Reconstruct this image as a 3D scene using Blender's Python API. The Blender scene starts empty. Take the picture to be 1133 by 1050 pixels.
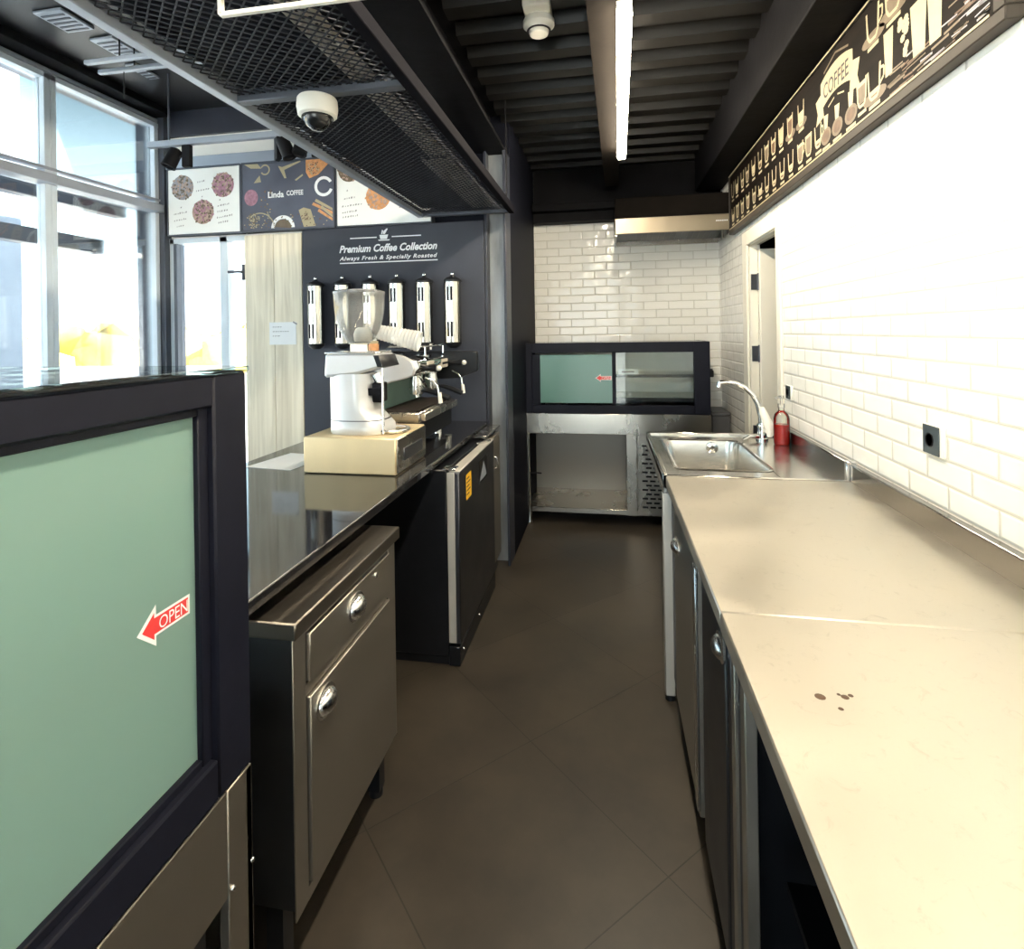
import bpy, bmesh, math, random
from mathutils import Vector, Matrix
random.seed(7)
SC = bpy.context.scene
COL = SC.collection
PI = math.pi

# ------------------------------------------------------------------ helpers
class MB:
    """collects shapes into one mesh, with a material slot per shape"""
    def __init__(s):
        s.bm = bmesh.new()
    def _mark(s, faces, mi, smooth=False):
        for f in faces:
            f.material_index = mi
            f.smooth = smooth
    def box(s, x0, x1, y0, y1, z0, z1, bev=0.0, mi=0, seg=1):
        bm = s.bm
        v = [bm.verts.new((x, y, z)) for z in (z0, z1) for y in (y0, y1) for x in (x0, x1)]
        q = [(0, 2, 3, 1), (4, 5, 7, 6), (0, 1, 5, 4), (2, 6, 7, 3), (0, 4, 6, 2), (1, 3, 7, 5)]
        fs = [bm.faces.new([v[i] for i in k]) for k in q]
        s._mark(fs, mi)
        if bev > 0:
            es = list({e for f in fs for e in f.edges})
            r = bmesh.ops.bevel(bm, geom=es, offset=bev, segments=seg, affect='EDGES', profile=0.5, clamp_overlap=True)
            s._mark(r['faces'], mi)
        return s
    def obox(s, p0, p1, w, h, up=(0, 0, 1), mi=0):
        """bar from p0 to p1 of width w and height h"""
        p0, p1 = Vector(p0), Vector(p1)
        d = (p1 - p0).normalized(); u = Vector(up)
        a = d.cross(u).normalized(); b = a.cross(d).normalized()
        vs = []
        for p in (p0, p1):
            for i, j in ((-1, -1), (1, -1), (1, 1), (-1, 1)):
                vs.append(s.bm.verts.new(p + a * (w / 2 * i) + b * (h / 2 * j)))
        q = [(3, 2, 1, 0), (4, 5, 6, 7), (0, 1, 5, 4), (1, 2, 6, 5), (2, 3, 7, 6), (3, 0, 4, 7)]
        s._mark([s.bm.faces.new([vs[i] for i in k]) for k in q], mi)
        return s
    def rings(s, rings, cap0=True, cap1=True, mi=0, smooth=True, closed=False):
        vr = [[s.bm.verts.new(p) for p in r] for r in rings]
        n = len(vr[0]); fs = []
        m = len(vr) if closed else len(vr) - 1
        for i in range(m):
            A, B = vr[i], vr[(i + 1) % len(vr)]
            for j in range(n):
                k = (j + 1) % n
                fs.append(s.bm.faces.new((A[j], A[k], B[k], B[j])))
        if not closed:
            if cap0: fs.append(s.bm.faces.new(vr[0][::-1]))
            if cap1: fs.append(s.bm.faces.new(vr[-1]))
        s._mark(fs, mi, smooth)
        return s
    def tube(s, pts, r, seg=12, mi=0, closed=False):
        pts = [Vector(p) for p in pts]
        rs = r if isinstance(r, (list, tuple)) else [r] * len(pts)
        out = []; prev = None
        for i, p in enumerate(pts):
            if closed: d = pts[(i + 1) % len(pts)] - pts[i - 1]
            else: d = pts[min(i + 1, len(pts) - 1)] - pts[max(i - 1, 0)]
            d.normalize()
            if prev is None:
                a = d.cross(Vector((0, 0, 1)) if abs(d.z) < .9 else Vector((1, 0, 0))).normalized()
            else:
                a = (prev - d * prev.dot(d)).normalized()
            prev = a; b = d.cross(a)
            out.append([p + (a * math.cos(t) + b * math.sin(t)) * rs[i] for t in [2 * PI * k / seg for k in range(seg)]])
        return s.rings(out, mi=mi, closed=closed)
    def lathe(s, prof, c, seg=28, axis=(0, 0, 1), mi=0, cap0=True, cap1=True):
        """prof: (radius, distance along the axis)"""
        z = Vector(axis).normalized()
        a = z.cross(Vector((0, 1, 0)) if abs(z.y) < .9 else Vector((1, 0, 0))).normalized(); b = z.cross(a)
        c = Vector(c)
        rr = [[c + z * h + (a * math.cos(t) + b * math.sin(t)) * max(r, 1e-4) for t in [2 * PI * k / seg for k in range(seg)]] for r, h in prof]
        return s.rings(rr, cap0, cap1, mi)
    def loft(s, secs, seg=36, n=3.0, mi=0):
        """secs: (z, cx, cy, hx, hy) superellipse sections"""
        rr = []
        for z, cx, cy, hx, hy in secs:
            ring = []
            for k in range(seg):
                t = 2 * PI * k / seg; ct, st = math.cos(t), math.sin(t)
                ring.append((cx + hx * math.copysign(abs(ct) ** (2 / n), ct), cy + hy * math.copysign(abs(st) ** (2 / n), st), z))
            rr.append(ring)
        return s.rings(rr, mi=mi)
    def prism(s, poly, plane, a0, a1, mi=0, bev=0.0):
        """poly in plane 'xz' (extruded along y), 'yz' (along x) or 'xy' (along z)"""
        def P(u, v, a):
            return {'xz': (u, a, v), 'yz': (a, u, v), 'xy': (u, v, a)}[plane]
        A = [s.bm.verts.new(P(u, v, a0)) for u, v in poly]
        B = [s.bm.verts.new(P(u, v, a1)) for u, v in poly]
        n = len(poly); fs = [s.bm.faces.new(A[::-1]), s.bm.faces.new(B)]
        for i in range(n):
            j = (i + 1) % n
            fs.append(s.bm.faces.new((A[i], A[j], B[j], B[i])))
        s._mark(fs, mi)
        bmesh.ops.recalc_face_normals(s.bm, faces=fs)
        if bev > 0:
            es = list({e for f in fs for e in f.edges})
            r = bmesh.ops.bevel(s.bm, geom=es, offset=bev, segments=1, affect='EDGES', profile=0.5, clamp_overlap=True)
            s._mark(r['faces'], mi)
        return s
    def ball(s, c, r, sc=(1, 1, 1), mi=0, sub=2):
        m = Matrix.Translation(c) @ Matrix.Diagonal((r * sc[0], r * sc[1], r * sc[2], 1))
        g = bmesh.ops.create_icosphere(s.bm, subdivisions=sub, radius=1, matrix=m)
        s._mark({f for v in g['verts'] for f in v.link_faces}, mi, True)
        return s
    def flat(s, fr, poly, lift=0.0, mi=0):
        """flat print polygon on frame fr=(origin, right, up, normal)"""
        o, r, u, n = fr
        vs = [s.bm.verts.new(o + r * a + u * b + n * lift) for a, b in poly]
        f = s.bm.faces.new(vs)
        s._mark([f], mi)
        if f.calc_area() > 0:
            f.normal_update()
            if f.normal.dot(n) < 0: f.normal_flip()
        return s
    def text(s, body, fr, x, y, width=None, height=.05, shear=0.0, weight=0.0, lift=.001, mi=0, align='LEFT', space=1.0):
        cu = bpy.data.curves.new('lettering', 'FONT')
        cu.body = body; cu.size = 1; cu.shear = shear; cu.offset = weight; cu.align_x = 'LEFT'; cu.space_character = space
        cu.resolution_u = 3
        ob = bpy.data.objects.new('lettering', cu); COL.objects.link(ob)
        dg = bpy.context.evaluated_depsgraph_get(); dg.update()
        me = bpy.data.meshes.new_from_object(ob.evaluated_get(dg))
        bpy.data.objects.remove(ob); bpy.data.curves.remove(cu)
        xs = [v.co.x for v in me.vertices]
        x0, x1 = min(xs), max(xs)
        sy = height / .7
        sx = width / (x1 - x0) if width else sy
        w = (x1 - x0) * sx
        sh = {'LEFT': 0, 'CENTER': -w / 2, 'RIGHT': -w}[align]
        o, r, u, n = fr
        vs = [s.bm.verts.new(o + r * (x + sh + (v.co.x - x0) * sx) + u * (y + v.co.y * sy) + n * lift) for v in me.vertices]
        for p in me.polygons:
            try:
                f = s.bm.faces.new([vs[i] for i in p.vertices]); f.material_index = mi
                f.normal_update()
                if f.normal.dot(n) < 0: f.normal_flip()
            except ValueError:
                pass
        bpy.data.meshes.remove(me)
        return s
    def build(s, name, mats, parent=None, loc=None, recalc=False):
        if recalc: bmesh.ops.recalc_face_normals(s.bm, faces=s.bm.faces)
        me = bpy.data.meshes.new(name)
        off = Vector((0, 0, 0))
        if parent is not None:
            p = parent
            while p is not None:
                off += p.location; p = p.parent
        elif loc is not None:
            off = Vector(loc)
        if off.length > 0: bmesh.ops.translate(s.bm, vec=-off, verts=s.bm.verts)
        s.bm.to_mesh(me); s.bm.free()
        for m in (mats if isinstance(mats, (list, tuple)) else [mats]): me.materials.append(m)
        me.set_sharp_from_angle(angle=math.radians(38))
        o = bpy.data.objects.new(name, me); COL.objects.link(o)
        if parent is not None: o.parent = parent
        elif loc is not None: o.location = loc
        return o

def tag(o, label=None, cat=None, group=None, kind=None):
    if label: o['label'] = label
    if cat: o['category'] = cat
    if group: o['group'] = group
    if kind: o['kind'] = kind
    return o
def thing(name, label, cat, loc, group=None):
    o = bpy.data.objects.new(name, None); o.empty_display_size = .1
    COL.objects.link(o); o.location = loc
    return tag(o, label, cat, group)
def copy_tree(o, parent=None):
    c = o.copy(); COL.objects.link(c)
    if parent is not None: c.parent = parent
    for ch in list(o.children): copy_tree(ch, c)
    return c
def struct(o, label=None, cat=None):
    return tag(o, label, cat, None, 'structure')

# ------------------------------------------------------------------ materials
def mat(name, col, rough=.5, metal=0.0, noise=0.0, nscale=8.0, bump=0.0, bscale=40.0, spec=.5, stretch=(1, 1, 1), rnoise=0.0, emit=None, es=0.0, trans=0.0, ior=1.45, alpha=1.0, coat=0.0):
    m = bpy.data.materials.new(name); m.use_nodes = True
    nt = m.node_tree; b = nt.nodes['Principled BSDF']
    b.inputs['Base Color'].default_value = (*col, 1)
    b.inputs['Roughness'].default_value = rough; b.inputs['Metallic'].default_value = metal
    b.inputs['Specular IOR Level'].default_value = spec
    b.inputs['Transmission Weight'].default_value = trans; b.inputs['IOR'].default_value = ior
    b.inputs['Alpha'].default_value = alpha; b.inputs['Coat Weight'].default_value = coat
    if emit:
        b.inputs['Emission Color'].default_value = (*emit, 1); b.inputs['Emission Strength'].default_value = es
    if noise or bump or rnoise:
        tc = nt.nodes.new('ShaderNodeTexCoord'); mp = nt.nodes.new('ShaderNodeMapping')
        mp.inputs['Scale'].default_value = stretch
        nt.links.new(tc.outputs['Object'], mp.inputs['Vector'])
    if noise or rnoise:
        n = nt.nodes.new('ShaderNodeTexNoise'); n.inputs['Scale'].default_value = nscale; n.inputs['Detail'].default_value = 6
        nt.links.new(mp.outputs['Vector'], n.inputs['Vector'])
    if noise:
        r = nt.nodes.new('ShaderNodeValToRGB')
        r.color_ramp.elements[0].position = .3; r.color_ramp.elements[1].position = .7
        r.color_ramp.elements[0].color = (*[c * (1 - noise) for c in col], 1)
        r.color_ramp.elements[1].color = (*[min(1, c * (1 + noise)) for c in col], 1)
        nt.links.new(n.outputs['Fac'], r.inputs['Fac']); nt.links.new(r.outputs['Color'], b.inputs['Base Color'])
    if rnoise:
        mr = nt.nodes.new('ShaderNodeMapRange'); mr.inputs['From Min'].default_value = .3; mr.inputs['From Max'].default_value = .7
        mr.inputs['To Min'].default_value = max(.02, rough - rnoise); mr.inputs['To Max'].default_value = rough + rnoise
        nt.links.new(n.outputs['Fac'], mr.inputs['Value']); nt.links.new(mr.outputs['Result'], b.inputs['Roughness'])
    if bump:
        n2 = nt.nodes.new('ShaderNodeTexNoise'); n2.inputs['Scale'].default_value = bscale; n2.inputs['Detail'].default_value = 4
        nt.links.new(mp.outputs['Vector'], n2.inputs['Vector'])
        bp = nt.nodes.new('ShaderNodeBump'); bp.inputs['Strength'].default_value = bump; bp.inputs['Distance'].default_value = .01
        nt.links.new(n2.outputs['Fac'], bp.inputs['Height']); nt.links.new(bp.outputs['Normal'], b.inputs['Normal'])
    return m

def thin_glass(name, tint=(1, 1, 1), refl=1.0, haze=0.0):
    m = bpy.data.materials.new(name); m.use_nodes = True; nt = m.node_tree
    nt.nodes.clear()
    out = nt.nodes.new('ShaderNodeOutputMaterial'); mx = nt.nodes.new('ShaderNodeMixShader')
    tr = nt.nodes.new('ShaderNodeBsdfTransparent'); tr.inputs['Color'].default_value = (*tint, 1)
    gl = nt.nodes.new('ShaderNodeBsdfGlossy'); gl.inputs['Roughness'].default_value = .02
    fr = nt.nodes.new('ShaderNodeFresnel'); fr.inputs['IOR'].default_value = 1.45
    mu = nt.nodes.new('ShaderNodeMath'); mu.operation = 'MULTIPLY'; mu.inputs[1].default_value = refl
    nt.links.new(fr.outputs[0], mu.inputs[0]); nt.links.new(mu.outputs[0], mx.inputs['Fac'])
    nt.links.new(tr.outputs[0], mx.inputs[1]); nt.links.new(gl.outputs[0], mx.inputs[2])
    last = mx
    if haze:
        df = nt.nodes.new('ShaderNodeBsdfDiffuse'); df.inputs['Color'].default_value = (.9, .9, .88, 1)
        m2 = nt.nodes.new('ShaderNodeMixShader'); m2.inputs['Fac'].default_value = haze
        nt.links.new(mx.outputs[0], m2.inputs[1]); nt.links.new(df.outputs[0], m2.inputs[2]); last = m2
    nt.links.new(last.outputs[0], out.inputs['Surface'])
    return m

def frosted(name, col, tw=.5):
    m = bpy.data.materials.new(name); m.use_nodes = True; nt = m.node_tree
    b = nt.nodes['Principled BSDF']; out = nt.nodes['Material Output']
    b.inputs['Base Color'].default_value = (*col, 1); b.inputs['Roughness'].default_value = .16
    tl = nt.nodes.new('ShaderNodeBsdfTranslucent'); tl.inputs['Color'].default_value = (*col, 1)
    mx = nt.nodes.new('ShaderNodeMixShader'); mx.inputs['Fac'].default_value = tw
    nt.links.new(b.outputs[0], mx.inputs[1]); nt.links.new(tl.outputs[0], mx.inputs[2]); nt.links.new(mx.outputs[0], out.inputs['Surface'])
    return m

def tile_wall(name, axis):
    m = bpy.data.materials.new(name); m.use_nodes = True; nt = m.node_tree; b = nt.nodes['Principled BSDF']
    tc = nt.nodes.new('ShaderNodeTexCoord'); sp = nt.nodes.new('ShaderNodeSeparateXYZ'); cb = nt.nodes.new('ShaderNodeCombineXYZ')
    nt.links.new(tc.outputs['Object'], sp.inputs[0])
    nt.links.new(sp.outputs[axis], cb.inputs[0]); nt.links.new(sp.outputs['Z'], cb.inputs[1])
    br = nt.nodes.new('ShaderNodeTexBrick'); br.offset = .5; br.squash = 1
    br.inputs['Scale'].default_value = 1; br.inputs['Brick Width'].default_value = .2; br.inputs['Row Height'].default_value = .0675
    br.inputs['Mortar Size'].default_value = .0032; br.inputs['Mortar Smooth'].default_value = .35
    br.inputs['Color1'].default_value = (.88, .865, .82, 1); br.inputs['Color2'].default_value = (.84, .83, .785, 1)
    br.inputs['Mortar'].default_value = (.66, .64, .58, 1)
    nt.links.new(cb.outputs[0], br.inputs['Vector']); nt.links.new(br.outputs['Color'], b.inputs['Base Color'])
    b.inputs['Roughness'].default_value = .13
    # bevelled tiles that each sit a little differently
    b2 = nt.nodes.new('ShaderNodeTexBrick'); b2.offset = .5
    for k, v in (('Scale', 1), ('Brick Width', .2), ('Row Height', .0675), ('Mortar Size', .009), ('Mortar Smooth', 1.0)): b2.inputs[k].default_value = v
    nt.links.new(cb.outputs[0], b2.inputs['Vector'])
    no = nt.nodes.new('ShaderNodeTexNoise'); no.inputs['Scale'].default_value = 9; no.inputs['Detail'].default_value = 1
    nt.links.new(cb.outputs[0], no.inputs['Vector'])
    mu = nt.nodes.new('ShaderNodeMath'); mu.operation = 'MULTIPLY_ADD'; mu.inputs[1].default_value = -.45
    nt.links.new(b2.outputs['Fac'], mu.inputs[0]); nt.links.new(no.outputs['Fac'], mu.inputs[2])
    bp = nt.nodes.new('ShaderNodeBump'); bp.inputs['Strength'].default_value = .6; bp.inputs['Distance'].default_value = .01
    nt.links.new(mu.outputs[0], bp.inputs['Height']); nt.links.new(bp.outputs['Normal'], b.inputs['Normal'])
    return m

def floor_mat():
    m = bpy.data.materials.new('dark_stone_tile'); m.use_nodes = True; nt = m.node_tree; b = nt.nodes['Principled BSDF']
    tc = nt.nodes.new('ShaderNodeTexCoord'); mp = nt.nodes.new('ShaderNodeMapping')
    mp.inputs['Rotation'].default_value = (0, 0, -PI / 4); mp.inputs['Location'].default_value = (-1.1738, -.979, 0)
    nt.links.new(tc.outputs['Object'], mp.inputs['Vector'])
    br = nt.nodes.new('ShaderNodeTexBrick'); br.offset = 0; br.squash = 1
    for k, v in (('Scale', 1), ('Brick Width', .603), ('Row Height', .603), ('Mortar Size', .0022), ('Mortar Smooth', .2)): br.inputs[k].default_value = v
    br.inputs['Color1'].default_value = (.05, .041, .032, 1); br.inputs['Color2'].default_value = (.045, .038, .03, 1)
    br.inputs['Mortar'].default_value = (.021, .0175, .014, 1)
    nt.links.new(mp.outputs[0], br.inputs['Vector'])
    no = nt.nodes.new('ShaderNodeTexNoise'); no.inputs['Scale'].default_value = 3.2; no.inputs['Detail'].default_value = 8; no.inputs['Roughness'].default_value = .65
    nt.links.new(tc.outputs['Object'], no.inputs['Vector'])
    rp = nt.nodes.new('ShaderNodeValToRGB'); rp.color_ramp.elements[0].position = .3; rp.color_ramp.elements[1].position = .75
    rp.color_ramp.elements[0].color = (.62, .62, .64, 1); rp.color_ramp.elements[1].color = (1.3, 1.27, 1.2, 1)
    nt.links.new(no.outputs['Fac'], rp.inputs['Fac'])
    mx = nt.nodes.new('ShaderNodeMix'); mx.data_type = 'RGBA'; mx.blend_type = 'MULTIPLY'; mx.inputs['Factor'].default_value = 1
    nt.links.new(br.outputs['Color'], mx.inputs[6]); nt.links.new(rp.outputs['Color'], mx.inputs[7]); nt.links.new(mx.outputs[2], b.inputs['Base Color'])
    mr = nt.nodes.new('ShaderNodeMapRange'); mr.inputs['To Min'].default_value = .34; mr.inputs['To Max'].default_value = .5
    nt.links.new(no.outputs['Fac'], mr.inputs['Value']); nt.links.new(mr.outputs['Result'], b.inputs['Roughness'])
    bp = nt.nodes.new('ShaderNodeBump'); bp.inputs['Strength'].default_value = .35; bp.inputs['Distance'].default_value = .002; bp.invert = True
    nt.links.new(br.outputs['Fac'], bp.inputs['Height']); nt.links.new(bp.outputs['Normal'], b.inputs['Normal'])
    return m

def steel(name, col=(.62, .6, .565), rough=.27, rn=.09, stretch=(1, 1, 1), scale=6, stains=False):
    m = bpy.data.materials.new(name); m.use_nodes = True; nt = m.node_tree; b = nt.nodes['Principled BSDF']
    b.inputs['Metallic'].default_value = 1
    tc = nt.nodes.new('ShaderNodeTexCoord'); mp = nt.nodes.new('ShaderNodeMapping'); mp.inputs['Scale'].default_value = stretch
    nt.links.new(tc.outputs['Object'], mp.inputs['Vector'])
    no = nt.nodes.new('ShaderNodeTexNoise'); no.inputs['Scale'].default_value = scale; no.inputs['Detail'].default_value = 7; no.inputs['Roughness'].default_value = .6
    nt.links.new(mp.outputs[0], no.inputs['Vector'])
    mr = nt.nodes.new('ShaderNodeMapRange'); mr.inputs['From Min'].default_value = .3; mr.inputs['From Max'].default_value = .7
    mr.inputs['To Min'].default_value = rough - rn; mr.inputs['To Max'].default_value = rough + rn
    nt.links.new(no.outputs['Fac'], mr.inputs['Value']); nt.links.new(mr.outputs['Result'], b.inputs['Roughness'])
    rp = nt.nodes.new('ShaderNodeValToRGB'); rp.color_ramp.elements[0].position = .25; rp.color_ramp.elements[1].position = .75
    rp.color_ramp.elements[0].color = (*[c * .95 for c in col], 1); rp.color_ramp.elements[1].color = (*[min(1, c * 1.03) for c in col], 1)
    nt.links.new(no.outputs['Fac'], rp.inputs['Fac'])
    colout = rp.outputs['Color']
    if stains:   # worn patches and a few dark drops
        n3 = nt.nodes.new('ShaderNodeTexNoise'); n3.inputs['Scale'].default_value = 26; n3.inputs['Detail'].default_value = 8; n3.inputs['Roughness'].default_value = .75; n3.inputs['Distortion'].default_value = 1.2
        nt.links.new(tc.outputs['Object'], n3.inputs['Vector'])
        r3 = nt.nodes.new('ShaderNodeValToRGB'); r3.color_ramp.elements[0].position = .27; r3.color_ramp.elements[1].position = .43
        r3.color_ramp.elements[0].color = (.5, .48, .46, 1); r3.color_ramp.elements[1].color = (1, 1, 1, 1)
        nt.links.new(n3.outputs['Fac'], r3.inputs['Fac'])
        mx = nt.nodes.new('ShaderNodeMix'); mx.data_type = 'RGBA'; mx.blend_type = 'MULTIPLY'; mx.inputs['Factor'].default_value = .35
        nt.links.new(colout, mx.inputs[6]); nt.links.new(r3.outputs['Color'], mx.inputs[7]); colout = mx.outputs[2]
    nt.links.new(colout, b.inputs['Base Color'])
    bn = nt.nodes.new('ShaderNodeTexNoise'); bn.inputs['Scale'].default_value = 120; bn.inputs['Detail'].default_value = 2
    nt.links.new(mp.outputs[0], bn.inputs['Vector'])
    bp = nt.nodes.new('ShaderNodeBump'); bp.inputs['Strength'].default_value = .06; bp.inputs['Distance'].default_value = .002
    nt.links.new(bn.outputs['Fac'], bp.inputs['Height']); nt.links.new(bp.outputs['Normal'], b.inputs['Normal'])
    return m

def wood_mat():
    m = bpy.data.materials.new('pale_timber'); m.use_nodes = True; nt = m.node_tree; b = nt.nodes['Principled BSDF']
    tc = nt.nodes.new('ShaderNodeTexCoord'); mp = nt.nodes.new('ShaderNodeMapping'); mp.inputs['Scale'].default_value = (16, 16, .9)
    nt.links.new(tc.outputs['Object'], mp.inputs['Vector'])
    n = nt.nodes.new('ShaderNodeTexNoise'); n.inputs['Scale'].default_value = 1.6; n.inputs['Detail'].default_value = 8; n.inputs['Distortion'].default_value = .6
    nt.links.new(mp.outputs[0], n.inputs['Vector'])
    r = nt.nodes.new('ShaderNodeValToRGB'); r.color_ramp.elements[0].position = .3; r.color_ramp.elements[1].position = .68
    r.color_ramp.elements[0].color = (.62, .55, .42, 1); r.color_ramp.elements[1].color = (.9, .83, .68, 1)
    nt.links.new(n.outputs['Fac'], r.inputs['Fac']); nt.links.new(r.outputs['Color'], b.inputs['Base Color'])
    b.inputs['Roughness'].default_value = .5
    return m

def granite_mat():
    m = bpy.data.materials.new('black_granite'); m.use_nodes = True; nt = m.node_tree; b = nt.nodes['Principled BSDF']
    tc = nt.nodes.new('ShaderNodeTexCoord'); v = nt.nodes.new('ShaderNodeTexVoronoi'); v.inputs['Scale'].default_value = 260
    nt.links.new(tc.outputs['Object'], v.inputs['Vector'])
    r = nt.nodes.new('ShaderNodeValToRGB'); r.color_ramp.elements[0].position = .0; r.color_ramp.elements[1].position = .35
    r.color_ramp.elements[0].color = (.09, .09, .1, 1); r.color_ramp.elements[1].color = (.012, .012, .014, 1)
    nt.links.new(v.outputs['Distance'], r.inputs['Fac']); nt.links.new(r.outputs['Color'], b.inputs['Base Color'])
    b.inputs['Roughness'].default_value = .06; b.inputs['Specular IOR Level'].default_value = .8
    return m

M = dict(
    steel=steel('brushed_steel', (.54, .51, .46), .25, .06, stretch=(1, 1, .4), scale=4),
    steel_top=steel('worn_worktop_steel', (.68, .63, .545), .42, .08, scale=3.5, stains=True),
    steel_sink=steel('sink_steel', (.72, .7, .66), .2, .06),
    steel_front=steel('grey_cabinet_steel', (.47, .44, .39), .44, .04, stretch=(1, .4, 1.5), scale=4),
    steel_dark=steel('dark_cabinet_steel', (.12, .125, .14), .4, .04),
    steel_warm=steel('warm_brushed_steel', (.74, .64, .48), .36, .04, stretch=(.5, 1, 1), scale=4),
    steel_lit=mat('sunlit_satin_steel', (.86, .7, .44), .42, .55, noise=.06, nscale=5, stretch=(1.2, 1, .2)),  # golden light on the drawer box put into the base colour
    steel_hood=steel('bronze_tinted_steel', (.32, .27, .2), .34, .03, stretch=(3, 1, 1), scale=3),
    steel_liner=steel('dull_liner_steel', (.2, .18, .155), .36, .05, scale=4),
    alu_leg=mat('satin_square_tube', (.62, .6, .56), .5, .5, noise=.05),
    steel_up=steel('upstand_steel', (.32, .31, .3), .2, .03, stretch=(1, .3, 1), scale=3),  # colour darkened for the dim side that the upstand mirrors
    steel_top2=steel('cabinet_top_steel', (.25, .225, .195), .4, .04, scale=4),  # dark reflection of the granite put into the colour
    canister=mat('polished_canister', (.5, .49, .45), .14, 1.0),
    chrome=mat('chrome', (.86, .86, .85), .08, 1.0),
    satin=mat('satin_metal', (.78, .78, .77), .24, 1.0, rnoise=.06),
    bright=mat('bright_cast_metal', (.6, .61, .63), .3, .35, noise=.03, nscale=12),
    floor=floor_mat(), granite=granite_mat(), timber=wood_mat(),
    tile_r=tile_wall('white_brick_tile', 'Y'), tile_b=tile_wall('white_brick_tile_end', 'X'),
    white=mat('white_paint', (.84, .83, .79), .45, noise=.02, nscale=4),
    white_plastic=mat('white_plastic', (.85, .83, .76), .35, bump=.02),
    navy=mat('dark_blue_panel', (.03, .034, .05), .42, noise=.12, nscale=5, bump=.03, bscale=200),
    shade_black=mat('shaded_bar_black', (.008, .008, .011), .7, spec=.02, noise=.1),
    navy_dark=mat('night_blue_paint', (.007, .008, .014), .6, noise=.1, spec=.08),
    board=mat('dark_slate_board', (.036, .041, .058), .55, noise=.1, nscale=3),
    black=mat('black_metal', (.008, .009, .012), .35, spec=.4, noise=.15, nscale=20),
    matte=mat('matte_black', (.006, .006, .008), .6, spec=.2, noise=.2, nscale=9),
    frame=mat('black_aluminium', (.009, .01, .018), .45, spec=.18, noise=.12, nscale=14, bump=.02),
    beam=mat('dark_beam_paint', (.006, .006, .0075), .55, noise=.35, nscale=7, bump=.12, bscale=22, spec=.08),
    beam2=mat('brown_grey_beam_paint', (.0085, .007, .006), .7, noise=.2, nscale=9, bump=.05, spec=.03),
    deck=mat('black_painted_deck', (.0055, .005, .0045), .36, spec=.3, noise=.4, nscale=6, bump=.06, bscale=12),
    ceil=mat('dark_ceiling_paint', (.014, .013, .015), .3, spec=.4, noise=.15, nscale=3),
    alu=mat('grey_aluminium', (.36, .4, .47), .4, .35, noise=.06, nscale=6),
    alu_dark=mat('dark_grey_aluminium', (.085, .095, .12), .42, .3, noise=.08, nscale=6),
    winframe=mat('pale_blue_aluminium', (.62, .7, .78), .4, .1, noise=.04),
    column=mat('weathered_grey_column', (.3, .32, .34), .45, .3, noise=.3, nscale=11, stretch=(1, 1, .25)),
    tray=mat('pale_cable_tray', (.5, .46, .4), .5, .2, noise=.1),
    mesh=mat('black_expanded_mesh', (.026, .028, .038), .55, 0, spec=.3, noise=.1),
    frost=frosted('frosted_green_glass', (.31, .465, .42), .45),
    teal=frosted('teal_frosted_glass', (.19, .4, .36), .4),
    splash=mat('green_grey_splashback', (.16, .26, .23), .3, .1, noise=.1),
    glass=thin_glass('clear_glass', (.96, .99, .98), 1.0),
    window=thin_glass('window_glass', (.95, .98, 1.0), .8),
    plastic=thin_glass('clear_plastic', (.97, .97, .96), 1.3, .12),
    milky=thin_glass('milky_plastic', (.95, .95, .93), 1.2, .5),
    red=mat('red_soap', (.5, .012, .006), .15),
    red_paint=mat('red_print', (.72, .05, .05), .5, noise=.05),
    yellow=mat('yellow_label', (.9, .5, .03), .5, noise=.04),
    ink=mat('dark_print', (.04, .035, .04), .6, noise=.1),
    grey_ink=mat('grey_print', (.3, .29, .31), .6, noise=.1),
    paper=mat('white_paper', (.86, .88, .9), .6, noise=.02),
    menu_white=mat('white_menu_sheet', (.86, .88, .87), .4, noise=.015),
    menu_dark=mat('slate_menu_sheet', (.09, .1, .14), .35, noise=.2, nscale=4),
    cream=mat('cream_print', (.42, .36, .23), .5, noise=.05, nscale=30),
    tan=mat('tan_print', (.14, .105, .07), .5, noise=.2, nscale=30),
    brown=mat('brown_print', (.1, .055, .03), .5, noise=.3, nscale=30),
    bean=mat('coffee_bean_print', (.16, .09, .07), .5, noise=.3, nscale=60),
    bean2=mat('pale_bean_print', (.42, .3, .25), .5, noise=.3, nscale=60),
    pink=mat('dusty_pink_print', (.36, .18, .24), .5, noise=.3, nscale=50),
    orange=mat('cinnamon_print', (.62, .3, .13), .5, noise=.2, nscale=50),
    sign=mat('dark_brown_sign', (.006, .004, .003), .6, spec=.1, noise=.5, nscale=14, stretch=(1, .3, 3)),
    sign_frame=mat('bronze_sign_frame', (.04, .034, .029), .5, 0, spec=.2, noise=.1),
    lamp=mat('warm_tube', (1, .95, .8), .4, emit=(1, .87, .66), es=36.0),
    grate=mat('dark_drip_grate', (.05, .038, .032), .5, .4, noise=.2, nscale=30),
    door=mat('cream_door', (.78, .75, .66), .4, noise=.02),
    pave=mat('pale_pavement', (.78, .78, .77), .8, noise=.06, nscale=.6),
    grassy=mat('yellow_scrub', (.8, .58, .16), .8, noise=.3, nscale=1.5, bump=.6, bscale=6),
    concrete=mat('blue_grey_render', (.3, .36, .45), .7, noise=.12, nscale=3, bump=.1, bscale=8),
    dust=mat('grey_box', (.09, .09, .095), .4, noise=.15),
    sheet=mat('translucent_hopper', (.9, .92, .9), .1),
)

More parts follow.
